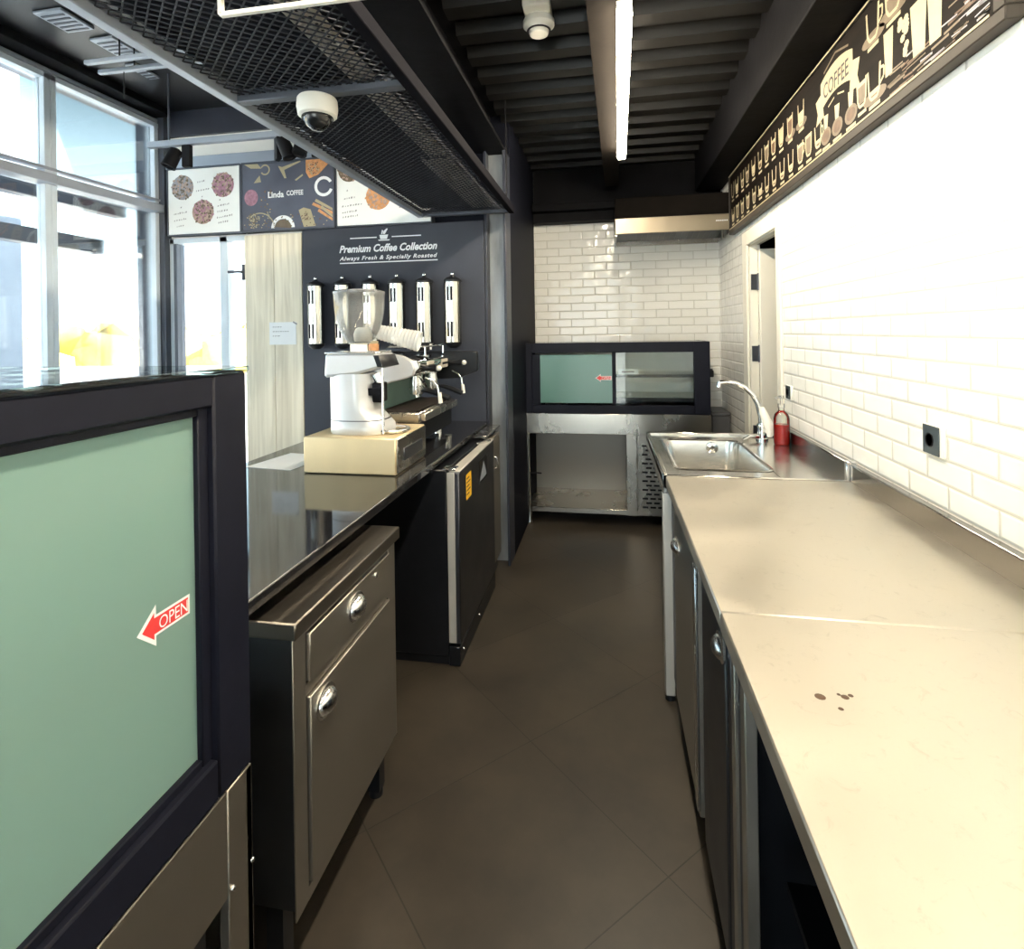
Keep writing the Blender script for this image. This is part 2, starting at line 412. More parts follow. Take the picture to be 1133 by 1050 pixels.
# ------------------------------------------------------------------ camera (measured from the photograph)
F, PX, PY, ROLL, YAW, CH = 615.0, 560.0, 367.7, .015, math.atan(112 / 615.0), 1.45
W, Hh = 1133, 1050
cd = bpy.data.cameras.new('camera'); cam = bpy.data.objects.new('camera', cd); COL.objects.link(cam)
cd.sensor_fit = 'HORIZONTAL'; cd.sensor_width = 36; cd.lens = 36 * F / W
cd.shift_x = (W / 2 - PX) / W; cd.shift_y = -(Hh / 2 - PY) / W
cd.clip_start = .02; cd.clip_end = 400
R = Vector((math.cos(YAW), math.sin(YAW), 0)); FW = Vector((-math.sin(YAW), math.cos(YAW), 0)); U = Vector((0, 0, 1))
X_ = R * math.cos(ROLL) - U * math.sin(ROLL); Y_ = R * math.sin(ROLL) + U * math.cos(ROLL); Z_ = -FW
mw = Matrix.Identity(4)
for i, ax in enumerate((X_, Y_, Z_)):
    for j in range(3): mw[j][i] = ax[j]
mw.translation = (0, 0, CH)
cam.matrix_world = mw
SC.camera = cam

# ------------------------------------------------------------------ room shell
XW, YB, YE, XL, YN = .905, 4.75, 3.4, -3.1, -2.8     # right wall, back wall, end wall, window wall, near wall
def shell(name, fn, m, label=None):
    mb = MB(); fn(mb)
    return struct(mb.build(name, m), label)
shell('floor', lambda b: b.box(XL - .1, 2.6, YN - .1, 5.0, -.1, 0), M['floor'], 'dark brown stone floor tiles laid diagonally')
# right wall with the doorway cut out
def rw(b):
    b.box(XW, XW + .07, YN, 3.19, 0, 3.0)
    b.box(XW, XW + .07, 3.82, YB + .12, 0, 3.0)
    b.box(XW, XW + .07, 3.19, 3.82, 1.99, 3.0)
shell('wall_right', rw, M['tile_r'], 'white glazed brick tile wall along the steel worktops')
shell('wall_back', lambda b: b.box(-.62, XW, YB, YB + .12, 0, 3.0), M['tile_b'], 'cream brick tile wall behind the display counter')
shell('wall_alcove', lambda b: b.box(-.74, -.61, 3.56, YB + .12, 0, 3.0, .004), M['navy_dark'], 'dark blue side wall of the alcove')
def we(b):   # end wall over the menu boards and behind the slate board
    b.box(XL, -1.25, YE + .02, YE + .14, 2.135, 3.0, mi=0)
    b.box(-1.25, -.74, YE + .02, YE + .14, 2.135, 3.0, mi=2)
    b.box(-2.41, -.74, YE + .02, YE + .14, 0, 2.135, mi=1)
struct(MB().build('x', []), None); bpy.data.objects.remove(bpy.data.objects['x'])
mb = MB(); we(mb); struct(mb.build('wall_end', [M['white'], M['navy'], M['navy_dark']]), 'end wall carrying the menu boards')
shell('trim_4', lambda b: b.box(-3.03, -.75, YE - .005, YE + .02, 2.845, 3.02), M['navy'], 'dark header over the end wall')
shell('wall_near', lambda b: (b.box(XL, XL + .7, YN - .12, YN, 0, 3.0), b.box(.4, XW + .12, YN - .12, YN, 0, 3.0), b.box(XL + .7, .4, YN - .12, YN, 2.75, 3.0)), M['white'])
def lw(b):
    b.box(XL - .12, XL, YN, 3.55, 2.93, 3.05)
    b.box(XL - .12, XL, YN, 3.55, 0, .12)
    b.box(XL - .12, XL + .1, 3.36, 3.54, 0, 3.0)
shell('wall_left', lw, M['alu_dark'], 'dark frame wall holding the tall windows')
shell('ceiling', lambda b: b.box(XL - .12, 2.6, YN - .12, 5.0, 3.02, 3.12), M['ceil'], 'dark glossy ceiling')
# dark header over the windows
shell('trim_1', lambda b: (b.box(XL, XL + .16, YN, 3.36, 2.97, 3.02, .004), b.box(XL, XL + .03, YN, 3.36, 2.93, 2.97)), M['matte'])
shell('trim_2', lambda b: b.box(XL + .03, XL + .06, YN, 3.36, 2.935, 2.96, .004), M['alu'], 'light metal rail along the window head')
# the little room behind the doorway
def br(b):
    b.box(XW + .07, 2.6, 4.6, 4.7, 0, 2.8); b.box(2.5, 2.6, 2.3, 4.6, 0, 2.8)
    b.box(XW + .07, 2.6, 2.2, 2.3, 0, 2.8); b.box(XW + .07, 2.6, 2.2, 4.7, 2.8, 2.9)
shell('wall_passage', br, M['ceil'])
# corrugated deck over the kitchen aisle
mb = MB(); prof = []
y = YN; P = .215
while y < 4.6:
    prof += [(y, 2.86), (y + .085, 2.86), (y + .105, 2.81), (y + .195, 2.81)]; y += P
prof.append((y, 2.86))
poly = prof + [(y, 2.9), (YN, 2.9)]
n = len(prof)
A = [mb.bm.verts.new((-.66, p[0], p[1])) for p in prof]; B = [mb.bm.verts.new((XW, p[0], p[1])) for p in prof]
A2 = [mb.bm.verts.new((-.66, p[0], p[1] + .012)) for p in prof]; B2 = [mb.bm.verts.new((XW, p[0], p[1] + .012)) for p in prof]
for i in range(n - 1):
    mb.bm.faces.new((A[i], A[i + 1], B[i + 1], B[i])); mb.bm.faces.new((A2[i], B2[i], B2[i + 1], A2[i + 1]))
struct(mb.build('ceiling_deck', M['deck'], recalc=False), 'black corrugated steel deck over the aisle')
# steel beams
def ibeam(b, x0, x1, y0, y1, z0, z1, t=.02):
    c = (x0 + x1) / 2
    b.box(x0, x1, y0, y1, z0, z0 + t, .003); b.box(x0, x1, y0, y1, z1 - t, z1); b.box(c - .012, c + .012, y0, y1, z0 + t, z1 - t)
mb = MB(); ibeam(mb, -.88, -.61, YN, 4.62, 2.58, 2.88); struct(mb.build('beam_aisle', M['beam']), 'heavy dark steel beam running over the counter')
mb = MB(); mb.box(.7, XW - .002, YN, 4.6, 2.545, 2.88, .004); struct(mb.build('beam_wall', M['beam']), 'black beam above the long sign')
def cb(b):
    b.box(-.6, XW, 4.56, 4.75, 2.44, 2.50, .004); b.box(-.6, XW, 4.68, 4.75, 2.5, 2.9); b.box(-.6, XW, 4.60, 4.75, 2.50, 2.53)
    b.box(-.6, XW, 4.63, 4.75, 2.36, 2.44)
mb = MB(); cb(mb); struct(mb.build('beam_back', M['beam']), 'dark channel beam across the back wall')
# slim beam carrying the tube lamp; slightly out of line with the aisle
mb = MB(); mb.prism([(-.062, 0), (.048, 0), (.048, .2), (-.062, .2)], 'xz', -2.4, 1.4)
bm_ = mb.build('beam_lamp', M['beam2']); bm_.location = (.03, 3.1, 2.6); bm_.rotation_euler = (0, 0, -.022); struct(bm_, 'brown grey box beam beside the lit tube lamp')
# H column at the end of the slate board
mb = MB()
mb.box(-.745, -.73, 3.385, 3.56, 0, 2.6, .002); mb.box(-.625, -.61, 3.385, 3.56, 0, 2.6, .002)
mb.box(-.73, -.625, 3.47, 3.49, 0, 2.6, mi=1)
struct(mb.build('column_end', [M['navy'], M['column']]), 'dark steel column with a grey weathered web')

# ------------------------------------------------------------------ windows and glazed door
def window(name, y0, y1):
    w = thing(name, None, None, (XL + .03, (y0 + y1) / 2, .12)); struct(w)
    b = MB(); t = .035
    b.box(XL, XL + .06, y0, y0 + t, .12, 2.93, .003); b.box(XL, XL + .06, y1 - t, y1, .12, 2.93, .003)
    b.box(XL, XL + .06, y0, y1, .12, .18); b.box(XL, XL + .06, y0, y1, 2.9, 2.93)
    b.build('frame', M['winframe'], w)
    b = MB(); b.box(XL - .01, XL + .10, y0, y1, 2.31, 2.365, .004); b.box(XL + .02, XL + .07, y0, y1, 2.39, 2.405); b.build('transom', M['alu'], w)
    b = MB(); b.box(XL + .02, XL + .026, y0 + t, y1 - t, .18, 2.31); b.box(XL + .02, XL + .026, y0 + t, y1 - t, 2.405, 2.9); b.build('pane', M['window'], w)
    return w
ys = [3.36, 2.6, 1.45, .3, -.85, -2.0, -2.8]
for i in range(6): window('window_%d' % (i + 1), ys[i + 1], ys[i])
for yy in ys[1:6]:
    pass
# glazed door in the end wall
w = thing('door_1', 'glazed aluminium door beside the timber panel', None, (-2.72, YE + .05, 0)); struct(w)
b = MB()
b.box(-3.0, -2.965, YE, YE + .07, 0, 2.135, .003); b.box(-2.61, -2.55, YE, YE + .07, 0, 2.135, .003)
b.box(-3.0, -2.41, YE, YE + .07, 2.1, 2.135); b.box(-3.0, -2.41, YE, YE + .07, 0, .12)
b.build('frame', M['winframe'], w)
b = MB(); b.box(-2.965, -2.94, YE - .004, YE + .05, .1, 2.1); b.build('edge_strip', M['alu_dark'], w)
b = MB(); b.box(-2.94, -2.61, YE + .03, YE + .036, .12, 2.1); b.box(-2.55, -2.41, YE + .03, YE + .036, .12, 2.1); b.build('pane', M['window'], w)
b = MB(); b.box(-2.437, -2.417, YE - .012, YE + .002, 1.83, 1.94, .003); b.tube([(-2.427, YE - .01, 1.885), (-2.427, YE - .045, 1.885), (-2.51, YE - .045, 1.885)], .009)
b.build('door_handle', M['alu_dark'], w)
# rear opening glazing (behind the viewer)
w = thing('window_7', None, None, (-1.1, YN - .06, 0)); struct(w)
b = MB()
for xx in (XL + .7, -1.65, -.6, .34): b.box(xx, xx + .06, YN - .1, YN - .03, 0, 2.75)
b.box(XL + .7, .4, YN - .1, YN - .03, 2.2, 2.26); b.build('frame', M['alu_dark'], w)
b = MB(); b.box(XL + .7, .4, YN - .07, YN - .064, 0, 2.75); b.build('pane', M['window'], w)

# doorway in the right wall
d = thing('door_2', 'cream door standing open into a dark room', None, (XW + .06, 3.5, 0)); struct(d)
b = MB()
b.box(XW - .014, XW, 3.82, 3.93, 0, 2.08, .003); b.box(XW - .014, XW, 3.12, 3.19, 0, 2.08, .003); b.box(XW - .014, XW, 3.19, 3.82, 1.99, 2.08, .003)
b.box(XW, XW + .05, 3.80, 3.822, 0, 1.99); b.box(XW, XW + .04, 3.19, 3.82, 1.984, 1.99); b.box(XW, XW + .07, 3.188, 3.2, 0, 1.99)
b.build('frame', M['door'], d)
b = MB(); b.box(XW + .052, XW + .64, 3.755, 3.797, .01, 1.955, .003); b.build('door_panel', M['door'], d)
for z in (.78, 1.29, 1.75):
    b = MB(); b.box(XW + .008, XW + .052, 3.793, 3.801, z - .05, z + .05, .001); b.tube([(XW + .05, 3.79, z - .055), (XW + .05, 3.79, z + .055)], .007)
    b.build('hinge', M['steel_dark'], d)

# ------------------------------------------------------------------ end wall boards
t = thing('timber_panel', 'pale timber panel beside the glazed door', 'panel', (-2.2, YE - .02, 0))
b = MB(); b.box(-2.405, -2.19, YE - .02, YE + .019, .001, 2.13, .002); b.box(-2.188, -1.985, YE - .02, YE + .019, .001, 2.13, .002); b.build('boards', M['timber'], t)
fr = (Vector((0, YE, 0)), Vector((1, 0, 0)), Vector((0, 0, 1)), Vector((0, -1, 0)))
t = thing('paper_notice', 'white paper note pinned on the pale timber panel', 'notice', (-2.12, YE - .022, 1.46))
b = MB(); b.box(-2.225, -2.03, YE - .0235, YE - .0215, 1.39, 1.54); b.build('sheet', M['paper'], t)
b = MB()
fr2 = (Vector((0, YE - .0235, 0)), fr[1], fr[2], fr[3])
for z, l in ((1.505, .07), (1.475, .12), (1.445, .05)):
    x = -2.2
    while x < -2.2 + l:
        wd = random.uniform(.008, .02); b.flat(fr2, [(x, z), (x + wd, z + .002), (x + wd, z + .006), (x, z + .005)], .0006); x += wd + .006
b.flat(fr2, [(-2.05, 1.545), (-2.02, 1.53), (-2.024, 1.52), (-2.054, 1.537)], .001)
b.build('handwriting', M['grey_ink'], t)

t = thing('slate_board', 'dark slate wall board lettered in white above the canisters', 'wall board', (-1.35, YE - .005, 0))
b = MB(); b.box(-1.98, -.748, YE - .02, YE + .019, .001, 2.15, .002); b.build('panel', M['board'], t)
b = MB(); f3 = (Vector((0, YE - .02, 0)), fr[1], fr[2], fr[3])
b.text('Premium Coffee Collection', f3, -1.715, 1.985, .665, .046, .28, .03, mi=0)
b.text('Always Fresh & Specially Roasted', f3, -1.715, 1.934, .665, .025, .3, .028, mi=0, space=1.15)
b.flat(f3, [(-1.712, 1.912), (-1.048, 1.912), (-1.048, 1.919), (-1.712, 1.919)], .001)
b.flat(f3, [(-1.638, 2.072), (-1.455, 2.072), (-1.455, 2.079), (-1.638, 2.079)], .001)
b.flat(f3, [(-1.352, 2.072), (-1.155, 2.072), (-1.155, 2.079), (-1.352, 2.079)], .001)
b.flat(f3, [(-1.43, 2.062), (-1.385, 2.062), (-1.376, 2.09), (-1.436, 2.09)], .001)
b.flat(f3, [(-1.44, 2.052), (-1.37, 2.052), (-1.364, 2.059), (-1.446, 2.059)], .001)
b.flat(f3, [(-1.412, 2.094), (-1.398, 2.094), (-1.378, 2.128), (-1.386, 2.13), (-1.41, 2.112)], .001)
b.flat(f3, [(-1.424, 2.094), (-1.416, 2.094), (-1.41, 2.118), (-1.418, 2.122)], .001)
b.build('lettering', M['paper'], t)

# menu boards
def disc(fr, cx, cy, rx, ry, n=20, a0=0, a1=2 * PI):
    return [(cx + rx * math.cos(a0 + (a1 - a0) * k / n), cy + ry * math.sin(a0 + (a1 - a0) * k / n)) for k in range(n)]
def beans(b, fr, cx, cy, r, m1, m2, n=95, base=None, lift=.001):
    if base is not None: b.flat(fr, disc(fr, cx, cy, r, r), lift, base)
    for i in range(n):
        a = random.uniform(0, 2 * PI); q = r * math.sqrt(random.random()) * .98
        x, y = cx + q * math.cos(a), cy + q * math.sin(a); tt = random.uniform(0, PI); s_ = r * random.uniform(.09, .14)
        pts = []
        for k in range(7):
            u, v = s_ * math.cos(2 * PI * k / 7), s_ * .66 * math.sin(2 * PI * k / 7)
            pts.append((x + u * math.cos(tt) - v * math.sin(tt), y + u * math.sin(tt) + v * math.cos(tt)))
        b.flat(fr, pts, lift + .0002 + i * .000006, m1 if random.random() < .55 else m2)
def scribble(b, fr, x, z, l, rot, mi, h=.012, lift=.001):
    c, s_ = math.cos(rot), math.sin(rot); u = 0
    while u < l:
        wd = random.uniform(.006, .016); hh = h * random.uniform(.5, 1)
        q = [(u, 0), (u + wd * .7, 0), (u + wd, hh), (u + wd * .3, hh)]
        b.flat(fr, [(x + c * p - s_ * v, z + s_ * p + c * v) for p, v in q], lift, mi); u += wd + random.uniform(.003, .008)
YM = YE - .045
fm = (Vector((0, YM, 0)), fr[1], fr[2], fr[3])
def menu(x0, x1, label, face):
    t = thing('menu_board', label, 'menu board', ((x0 + x1) / 2, YE, 2.155), 'menu boards in a row under the ceiling')
    b = MB(); b.box(x0, x1, YM, YE + .015, 2.155, 2.6, .003); b.build('panel', face, t)
    b = MB()
    b.box(x0 - .006, x0, YM - .004, YE + .015, 2.15, 2.605); b.box(x1, x1 + .006, YM - .004, YE + .015, 2.15, 2.605)
    b.box(x0, x1, YM - .004, YE + .015, 2.6, 2.612); b.box(x0, x1, YM - .004, YE + .015, 2.147, 2.155)
    b.build('frame', M['alu_dark'], t)
    return t
t = menu(-2.965, -2.415, 'white menu board showing three round heaps of beans, beside the windows', M['menu_white'])
b = MB()
beans(b, fm, -2.85, 2.475, .085, 1, 2, base=0); beans(b, fm, -2.54, 2.475, .083, 1, 2, 80, base=3); beans(b, fm, -2.695, 2.3, .083, 2, 3, base=1)
for x, z, l in ((-2.735, 2.5, .06), (-2.745, 2.44, .1), (-2.92, 2.29, .1), (-2.92, 2.245, .09), (-2.9, 2.205, .06), (-2.585, 2.33, .09), (-2.585, 2.29, .08), (-2.59, 2.25, .11), (-2.58, 2.215, .07), (-2.87, 2.335, .012), (-2.57, 2.37, .012), (-2.705, 2.4, .012)):
    scribble(b, fm, x, z, l, .12, 4)
b.build('print', [M['grey_ink'], M['bean2'], M['tan'], M['pink'], M['grey_ink']], t)
t = menu(-2.4, -1.735, 'dark menu board with spoons, beans and the shop name', M['menu_dark'])
b = MB()
b.text('Linda', fm, -2.205, 2.367, .115, .04, 0, .025, .002, mi=0); b.text('COFFEE', fm, -2.07, 2.375, .12, .032, 0, .02, .002, mi=0)
# cup ring, dish of beans, spoons, cinnamon and scattered beans
def ringp(cx, cz, r0, r1, mi, a0=0, a1=2 * PI, n=20, lift=.0012):
    for k in range(n):
        p, q = a0 + (a1 - a0) * k / n, a0 + (a1 - a0) * (k + 1) / n
        b.flat(fm, [(cx + r1 * math.cos(p), cz + r1 * math.sin(p)), (cx + r1 * math.cos(q), cz + r1 * math.sin(q)), (cx + r0 * math.cos(q), cz + r0 * math.sin(q)), (cx + r0 * math.cos(p), cz + r0 * math.sin(p))], lift, mi)
ringp(-1.805, 2.42, .046, .066, 0, .5, 2 * PI - .35)
ringp(-2.1, 2.16, .062, .086, 0, .05, PI - .05); b.flat(fm, disc(fm, -2.1, 2.158, .062, .06, 14, 0, PI), .001, 2)
ringp(-2.27, 2.16, .105, .112, 1, .05, PI * .75); beans(b, fm, -2.315, 2.22, .052, 2, 1, 80)
b.flat(fm, [(-1.93, 2.6), (-1.74, 2.6), (-1.76, 2.575), (-1.84, 2.5), (-1.905, 2.478), (-1.93, 2.52)], .001, 4); beans(b, fm, -1.875, 2.545, .045, 1, 3, 60)
b.flat(fm, [(-1.985, 2.275), (-1.95, 2.29), (-1.9, 2.275), (-1.865, 2.165), (-1.95, 2.162)], .001, 1); beans(b, fm, -1.93, 2.23, .036, 3, 2, 40, lift=.0014)
for k in range(4):
    z = 2.33 - .022 * k; b.flat(fm, [(-1.87 + .02 * k - .04 * (k % 2), z - .005), (-1.745, z - .072), (-1.745, z - .055), (-1.86 + .02 * k - .04 * (k % 2), z + .012)], .001 + .0001 * k, 4 if k % 2 else 1)
b.flat(fm, [(-2.13, 2.575), (-2.085, 2.49), (-2.07, 2.49), (-2.085, 2.545), (-1.965, 2.592), (-1.97, 2.6), (-2.1, 2.565)], .001, 1)
b.flat(fm, [(-2.01, 2.475), (-1.955, 2.51), (-1.95, 2.5), (-2.0, 2.468)], .001, 1)
ringp(-2.225, 2.555, .026, .036, 1, -2.6, 2.6); b.flat(fm, [(-2.38, 2.6), (-2.28, 2.598), (-2.25, 2.565), (-2.33, 2.57)], .001, 1)
b.flat(fm, [(-2.31, 2.47), (-2.255, 2.475), (-2.265, 2.52), (-2.29, 2.495)], .001, 1)
b.flat(fm, disc(fm, -2.33, 2.375, .05, .055), .001, 5)
for k in range(90):
    x = random.uniform(-2.26, -2.18) if k < 45 else random.uniform(-2.39, -1.75); z = random.uniform(2.17, 2.42) if k < 45 else random.uniform(2.165, 2.25)
    b.flat(fm, disc(fm, x, z, .0055, .004, 6), .0015, random.choice((1, 2, 3)))
b.build('print', [M['paper'], M['cream'], M['tan'], M['bean'], M['orange'], M['pink']], t)
t = menu(-1.715, -1.08, 'white menu board partly hidden by the mesh ceiling tray', M['menu_white'])
b = MB()
beans(b, fm, -1.625, 2.515, .078, 1, 2, base=2); beans(b, fm, -1.43, 2.33, .084, 1, 3, base=3)
for x, z, l in ((-1.665, 2.325, .08), (-1.68, 2.275, .14), (-1.68, 2.235, .11), (-1.675, 2.205, .1), (-1.29, 2.25, .1), (-1.645, 2.375, .012)): scribble(b, fm, x, z, l, .08, 0)
b.build('print', [M['grey_ink'], M['bean2'], M['tan'], M['orange']], t)
mb = MB(); mb.box(-3.0, -1.1, YE - .03, YE + .02, 2.613, 2.69, .003); struct(mb.build('trim_3', M['alu']), 'grey strip above the menu boards')

# wall canisters
def canister(x, label, first=None):
    if first is not None:
        c = copy_tree(first); c.location = (x, YE - .02, 1.36); c['label'] = label; return c
    t = thing('coffee_canister', label, 'canister', (x, YE - .02, 1.36), 'polished canisters on the slate board')
    yc = YE - .085
    b = MB(); b.lathe([(.052, 0), (.052, .37)], (x, yc, 1.395), 32); b.build('tube', M['canister'], t)
    for z0, z1 in ((1.43, 1.52), (1.65, 1.735)):
        for a in (-.35, .12):
            xx = x + .0525 * math.sin(a); yy = yc - .0525 * math.cos(a)
            b = MB(); b.box(xx - .0055, xx + .0055, yy - .002, yy + .003, z0, z1); b.build('sight_slot', M['matte'], t)
    b = MB(); b.lathe([(.056, 0), (.056, .012), (.045, .022), (.018, .034), (.012, .04)], (x, yc, 1.765), 28); b.build('lid', M['black'], t)
    b = MB(); b.ball((x, yc, 1.815), .013); b.build('knob', M['chrome'], t)
    b = MB(); b.lathe([(.025, 0), (.05, .02), (.053, .035)], (x, yc, 1.36), 28); b.build('spout', M['black'], t)
    for z in (1.5, 1.66): b = MB(); b.box(x - .02, x + .02, yc + .045, YE - .02, z, z + .04); b.build('bracket', M['black'], t)
    return t
c0 = canister(-1.85, 'polished canister nearest the timber panel, half behind the grinder hopper')
for x, l in ((-1.665, 'polished canister seen straight through the clear grinder hopper'), (-1.475, 'third polished canister from the timber panel, just clear of the hopper'),
             (-1.298, 'polished canister above the sleeve of plastic cups'), (-1.118, 'second polished canister from the dark steel column'), (-.935, 'polished canister nearest the dark steel column')):
    canister(x, l, c0)

# ------------------------------------------------------------------ ceiling gear over the counter
t = thing('mesh_ceiling_tray', 'low black expanded-mesh ceiling tray with a pale edge bar', 'ceiling tray', (-.85, 1.5, 2.18))
b = MB(); b.box(-1.165, -1.13, -1.0, 3.37, 2.18, 2.225, .003); b.build('edge_bar', M['alu'], t)
b = MB(); b.box(-.585, -.55, -1.0, 3.37, 2.18, 2.225, .003); b.build('edge_bar', M['shade_black'], t)  # same frame as the pale bar, shade put into its colour
for y in (-1.0, .28, 1.56, 3.335):
    b = MB(); b.box(-1.13, -.585, y, y + .035, 2.182, 2.222, .003); b.build('cross_bar', M['alu_dark'], t)
b = MB(); py, px_, tw = .0165, .036, .0034
y = .62; k = 0
while y < 3.33:
    zz = []
    x = -1.13; i = 0
    while x <= -.585 + .001:
        zz.append((x, y + (py * .48 if (i + k) % 2 else -py * .48), 2.203)); x += px_ / 2; i += 1
    for p, q in zip(zz[:-1], zz[1:]): b.obox(p, q, tw, .003)
    y += py; k += 1
b.build('mesh', M['mesh'], t)
b = MB(); b.box(-1.13, -.585, -.97, 3.33, 2.233, 2.237); b.build('shade_sheet', M['navy_dark'], t)  # added dark sheet, keeps light out so the mesh reads dark
for y in (-.8, 1.2, 3.2):
    for x, zz in ((-1.147, 3.02), (-.568, 2.86)):
        b = MB(); b.tube([(x, y, 2.22), (x, y, zz)], .004, 8); b.build('hanger_rod', M['matte'], t)

t = thing('cable_tray', 'pale perforated cable tray seen through the mesh, nearer length', 'cable tray', (-.72, 1, 2.208))
def ctray(b, x0, x1, y0, y1, z):
    n = int((y1 - y0) / .03)
    for k in range(n):
        yy = y0 + k * .03; b.box(x0 + .008, x1 - .008, yy, yy + .017, z, z + .003)
    for f in (0, .33, .66, 1): xx = x0 + (x1 - x0 - .008) * f; b.box(xx, xx + .008, y0, y1, z, z + .003)
    b.box(x0 - .002, x0, y0, y1, z, z + .02); b.box(x1, x1 + .002, y0, y1, z, z + .02)
b = MB(); ctray(b, -.737, -.673, .3, 2.3, 2.208); b.build('tray', M['tray'], t)
b = MB()
for y in (.4, 1.8):
    b = MB(); b.box(-.715, -.695, y, y + .02, 2.212, 2.233); b.build('clip', M['matte'], t)
t = thing('cable_tray', 'wider pale cable tray at the far end above the mesh', 'cable tray', (-.74, 2.8, 2.208))
b = MB(); ctray(b, -.79, -.675, 2.33, 3.3, 2.208); b.build('tray', M['tray'], t)
b = MB(); b.box(-.74, -.72, 2.9, 2.92, 2.212, 2.233); b.build('clip', M['matte'], t)

t = thing('dome_camera', 'white dome security camera under the mesh tray', 'security camera', (-.87, 1.585, 2.18))
b = MB(); b.lathe([(.05, -.058), (.058, -.054), (.062, -.03), (.06, -.006), (.056, 0)], (-.87, 1.585, 2.18), 32); b.build('housing', M['white_plastic'], t)
b = MB(); b.lathe([(.001, -.1), (.018, -.097), (.032, -.086), (.041, -.07), (.043, -.057)], (-.87, 1.585, 2.18), 28); b.build('dome', mat('smoked_dome', (.015, .016, .018), .06), t)
b = MB(); b.lathe([(.044, -.062), (.047, -.062), (.047, -.057), (.044, -.057)], (-.87, 1.585, 2.18), 28, cap0=False, cap1=False); b.build('ring', M['black'], t)

t = thing('hanging_frame', 'white rectangular wire frame hanging below the mesh tray', 'frame', (-.6, .95, 2.06))
b = MB(); pts = [(-.718, .95, 2.16), (-.718, .95, 2.065), (-.4, .95, 2.065), (-.4, .95, 2.16)]
for p, q in zip(pts, pts[1:] + pts[:1]): b.obox(p, q, .008, .009, up=(0, 1, 0))
b.build('frame', M['white_plastic'], t)
b = MB(); b.tube([(-.69, .95, 2.16), (-.69, .95, 2.2)], .003, 8); b.build('hanger_rod', M['white_plastic'], t)

# track rail with spotlights
t = thing('track_rail', 'thin grey lighting track hanging in front of the menu boards', 'lighting track', (-2.2, 2.9, 2.58))
b = MB(); b.box(-2.69, -1.25, 2.882, 2.918, 2.585, 2.62, .003); b.build('rail', M['alu'], t)
for x in (-2.55, -1.35):
    b = MB(); b.tube([(x, 2.9, 2.62), (x, 2.9, 3.02)], .006, 8); b.build('hanger_rod', M['alu_dark'], t)
def spot(x, label, tilt, rz, first=None):
    if first:
        o = copy_tree(first); o.location = (x, 2.9, 2.585); o.rotation_euler = (0, 0, rz); o['label'] = label; return o
    t = thing('spotlight', label, 'spotlight', (x, 2.9, 2.585), 'black spotlights on the lighting track')
    b = MB(); b.box(x - .028, x + .028, 2.885, 2.915, 2.455, 2.585, .004); b.build('gear_box', M['matte'], t)
    b = MB(); b.tube([(x - .026, 2.9, 2.53), (x - .05, 2.89, 2.51)], .008, 8); b.build('arm', M['black'], t)
    b = MB(); ax = Vector((-.25, -.3, -.9)); b.lathe([(.018, -.06), (.036, -.05), (.039, .05), (.041, .062), (.035, .062), (.03, .05)], (x - .08, 2.88, 2.51), 22, ax); b.build('lamp_head', M['matte'], t)
    return t
s0 = spot(-2.43, 'black track spotlight at the window end of the rail', 0, 0)
spot(-1.84, 'black track spotlight over the dark menu board', 0, 2.4, s0)
spot(-1.6, 'black track spotlight tucked beside the tray edge', 0, .6, s0)
t = thing('twin_bar_hanger', 'pair of thin pale bars hanging over the window side', 'hanger', (-1.85, 1.95, 2.56))
b = MB(); b.box(-2.06, -1.2, 1.9, 1.918, 2.555, 2.573, .002); b.build('bar', M['alu'], t)
b = MB(); b.box(-2.07, -1.2, 1.972, 1.99, 2.55, 2.568, .002); b.build('bar', M['alu'], t)
for x in (-1.9, -1.4):
    for y in (1.91, 1.98):
        b = MB(); b.tube([(x, y, 2.565), (x, y, 3.02)], .003, 6); b.build('hanger_rod', M['matte'], t)
b = MB(); b.tube([(-1.95, 1.98, 2.55), (-1.95, 1.98, 2.44)], .002, 6); b.build('pull_cord', M['matte'], t)
for nm, (x, y, sx, sy), l in (('ceiling_glint', (-2.6, 2.3, .08, .09), 'pale ceiling vent nearest the picture edge'), ('ceiling_glint', (-2.57, 2.57, .07, .1), 'pale ceiling vent just above the twin bars'), ('ceiling_glint', (-2.66, 2.83, .035, .09), 'narrow pale ceiling vent beyond the twin bars')):
    t = thing(nm, l, 'glint', (x, y, 3.02), 'pale plates for reflections in the dark ceiling')
    b = MB(); b.box(x - sx, x + sx, y - sy, y + sy, 3.006, 3.02, .003); b.build('plate', M['alu'], t)  # plate added in place of window light mirrored on the ceiling
    b = MB()
    for k in range(5): yy = y - sy * .7 + sy * .35 * k; b.box(x - sx * .8, x + sx * .8, yy, yy + .012, 3.003, 3.006)
    b.build('stripes', M['alu_dark'], t)

# smoke detector
t = thing('smoke_detector', 'cream smoke detector on the black corrugated deck', 'smoke detector', (-.265, 2.3, 2.81))
b = MB(); b.box(-.32, -.21, 2.22, 2.38, 2.765, 2.811, .006); b.build('base_box', M['white_plastic'], t)
b = MB(); b.lathe([(.06, 0), (.066, -.012), (.066, -.03), (.052, -.042), (.05, -.05)], (-.265, 2.33, 2.767), 32); b.build('body', M['white_plastic'], t)
b = MB(); b.lathe([(.04, 0), (.042, -.01), (.038, -.02), (.03, -.022)], (-.265, 2.33, 2.72), 28); b.build('cap', M['white_plastic'], t)
b = MB(); b.lathe([(.0505, -.05), (.0505, -.053), (.043, -.053), (.043, -.05)], (-.265, 2.33, 2.767), 28, cap0=False, cap1=False); b.build('slot_ring', M['ink'], t)

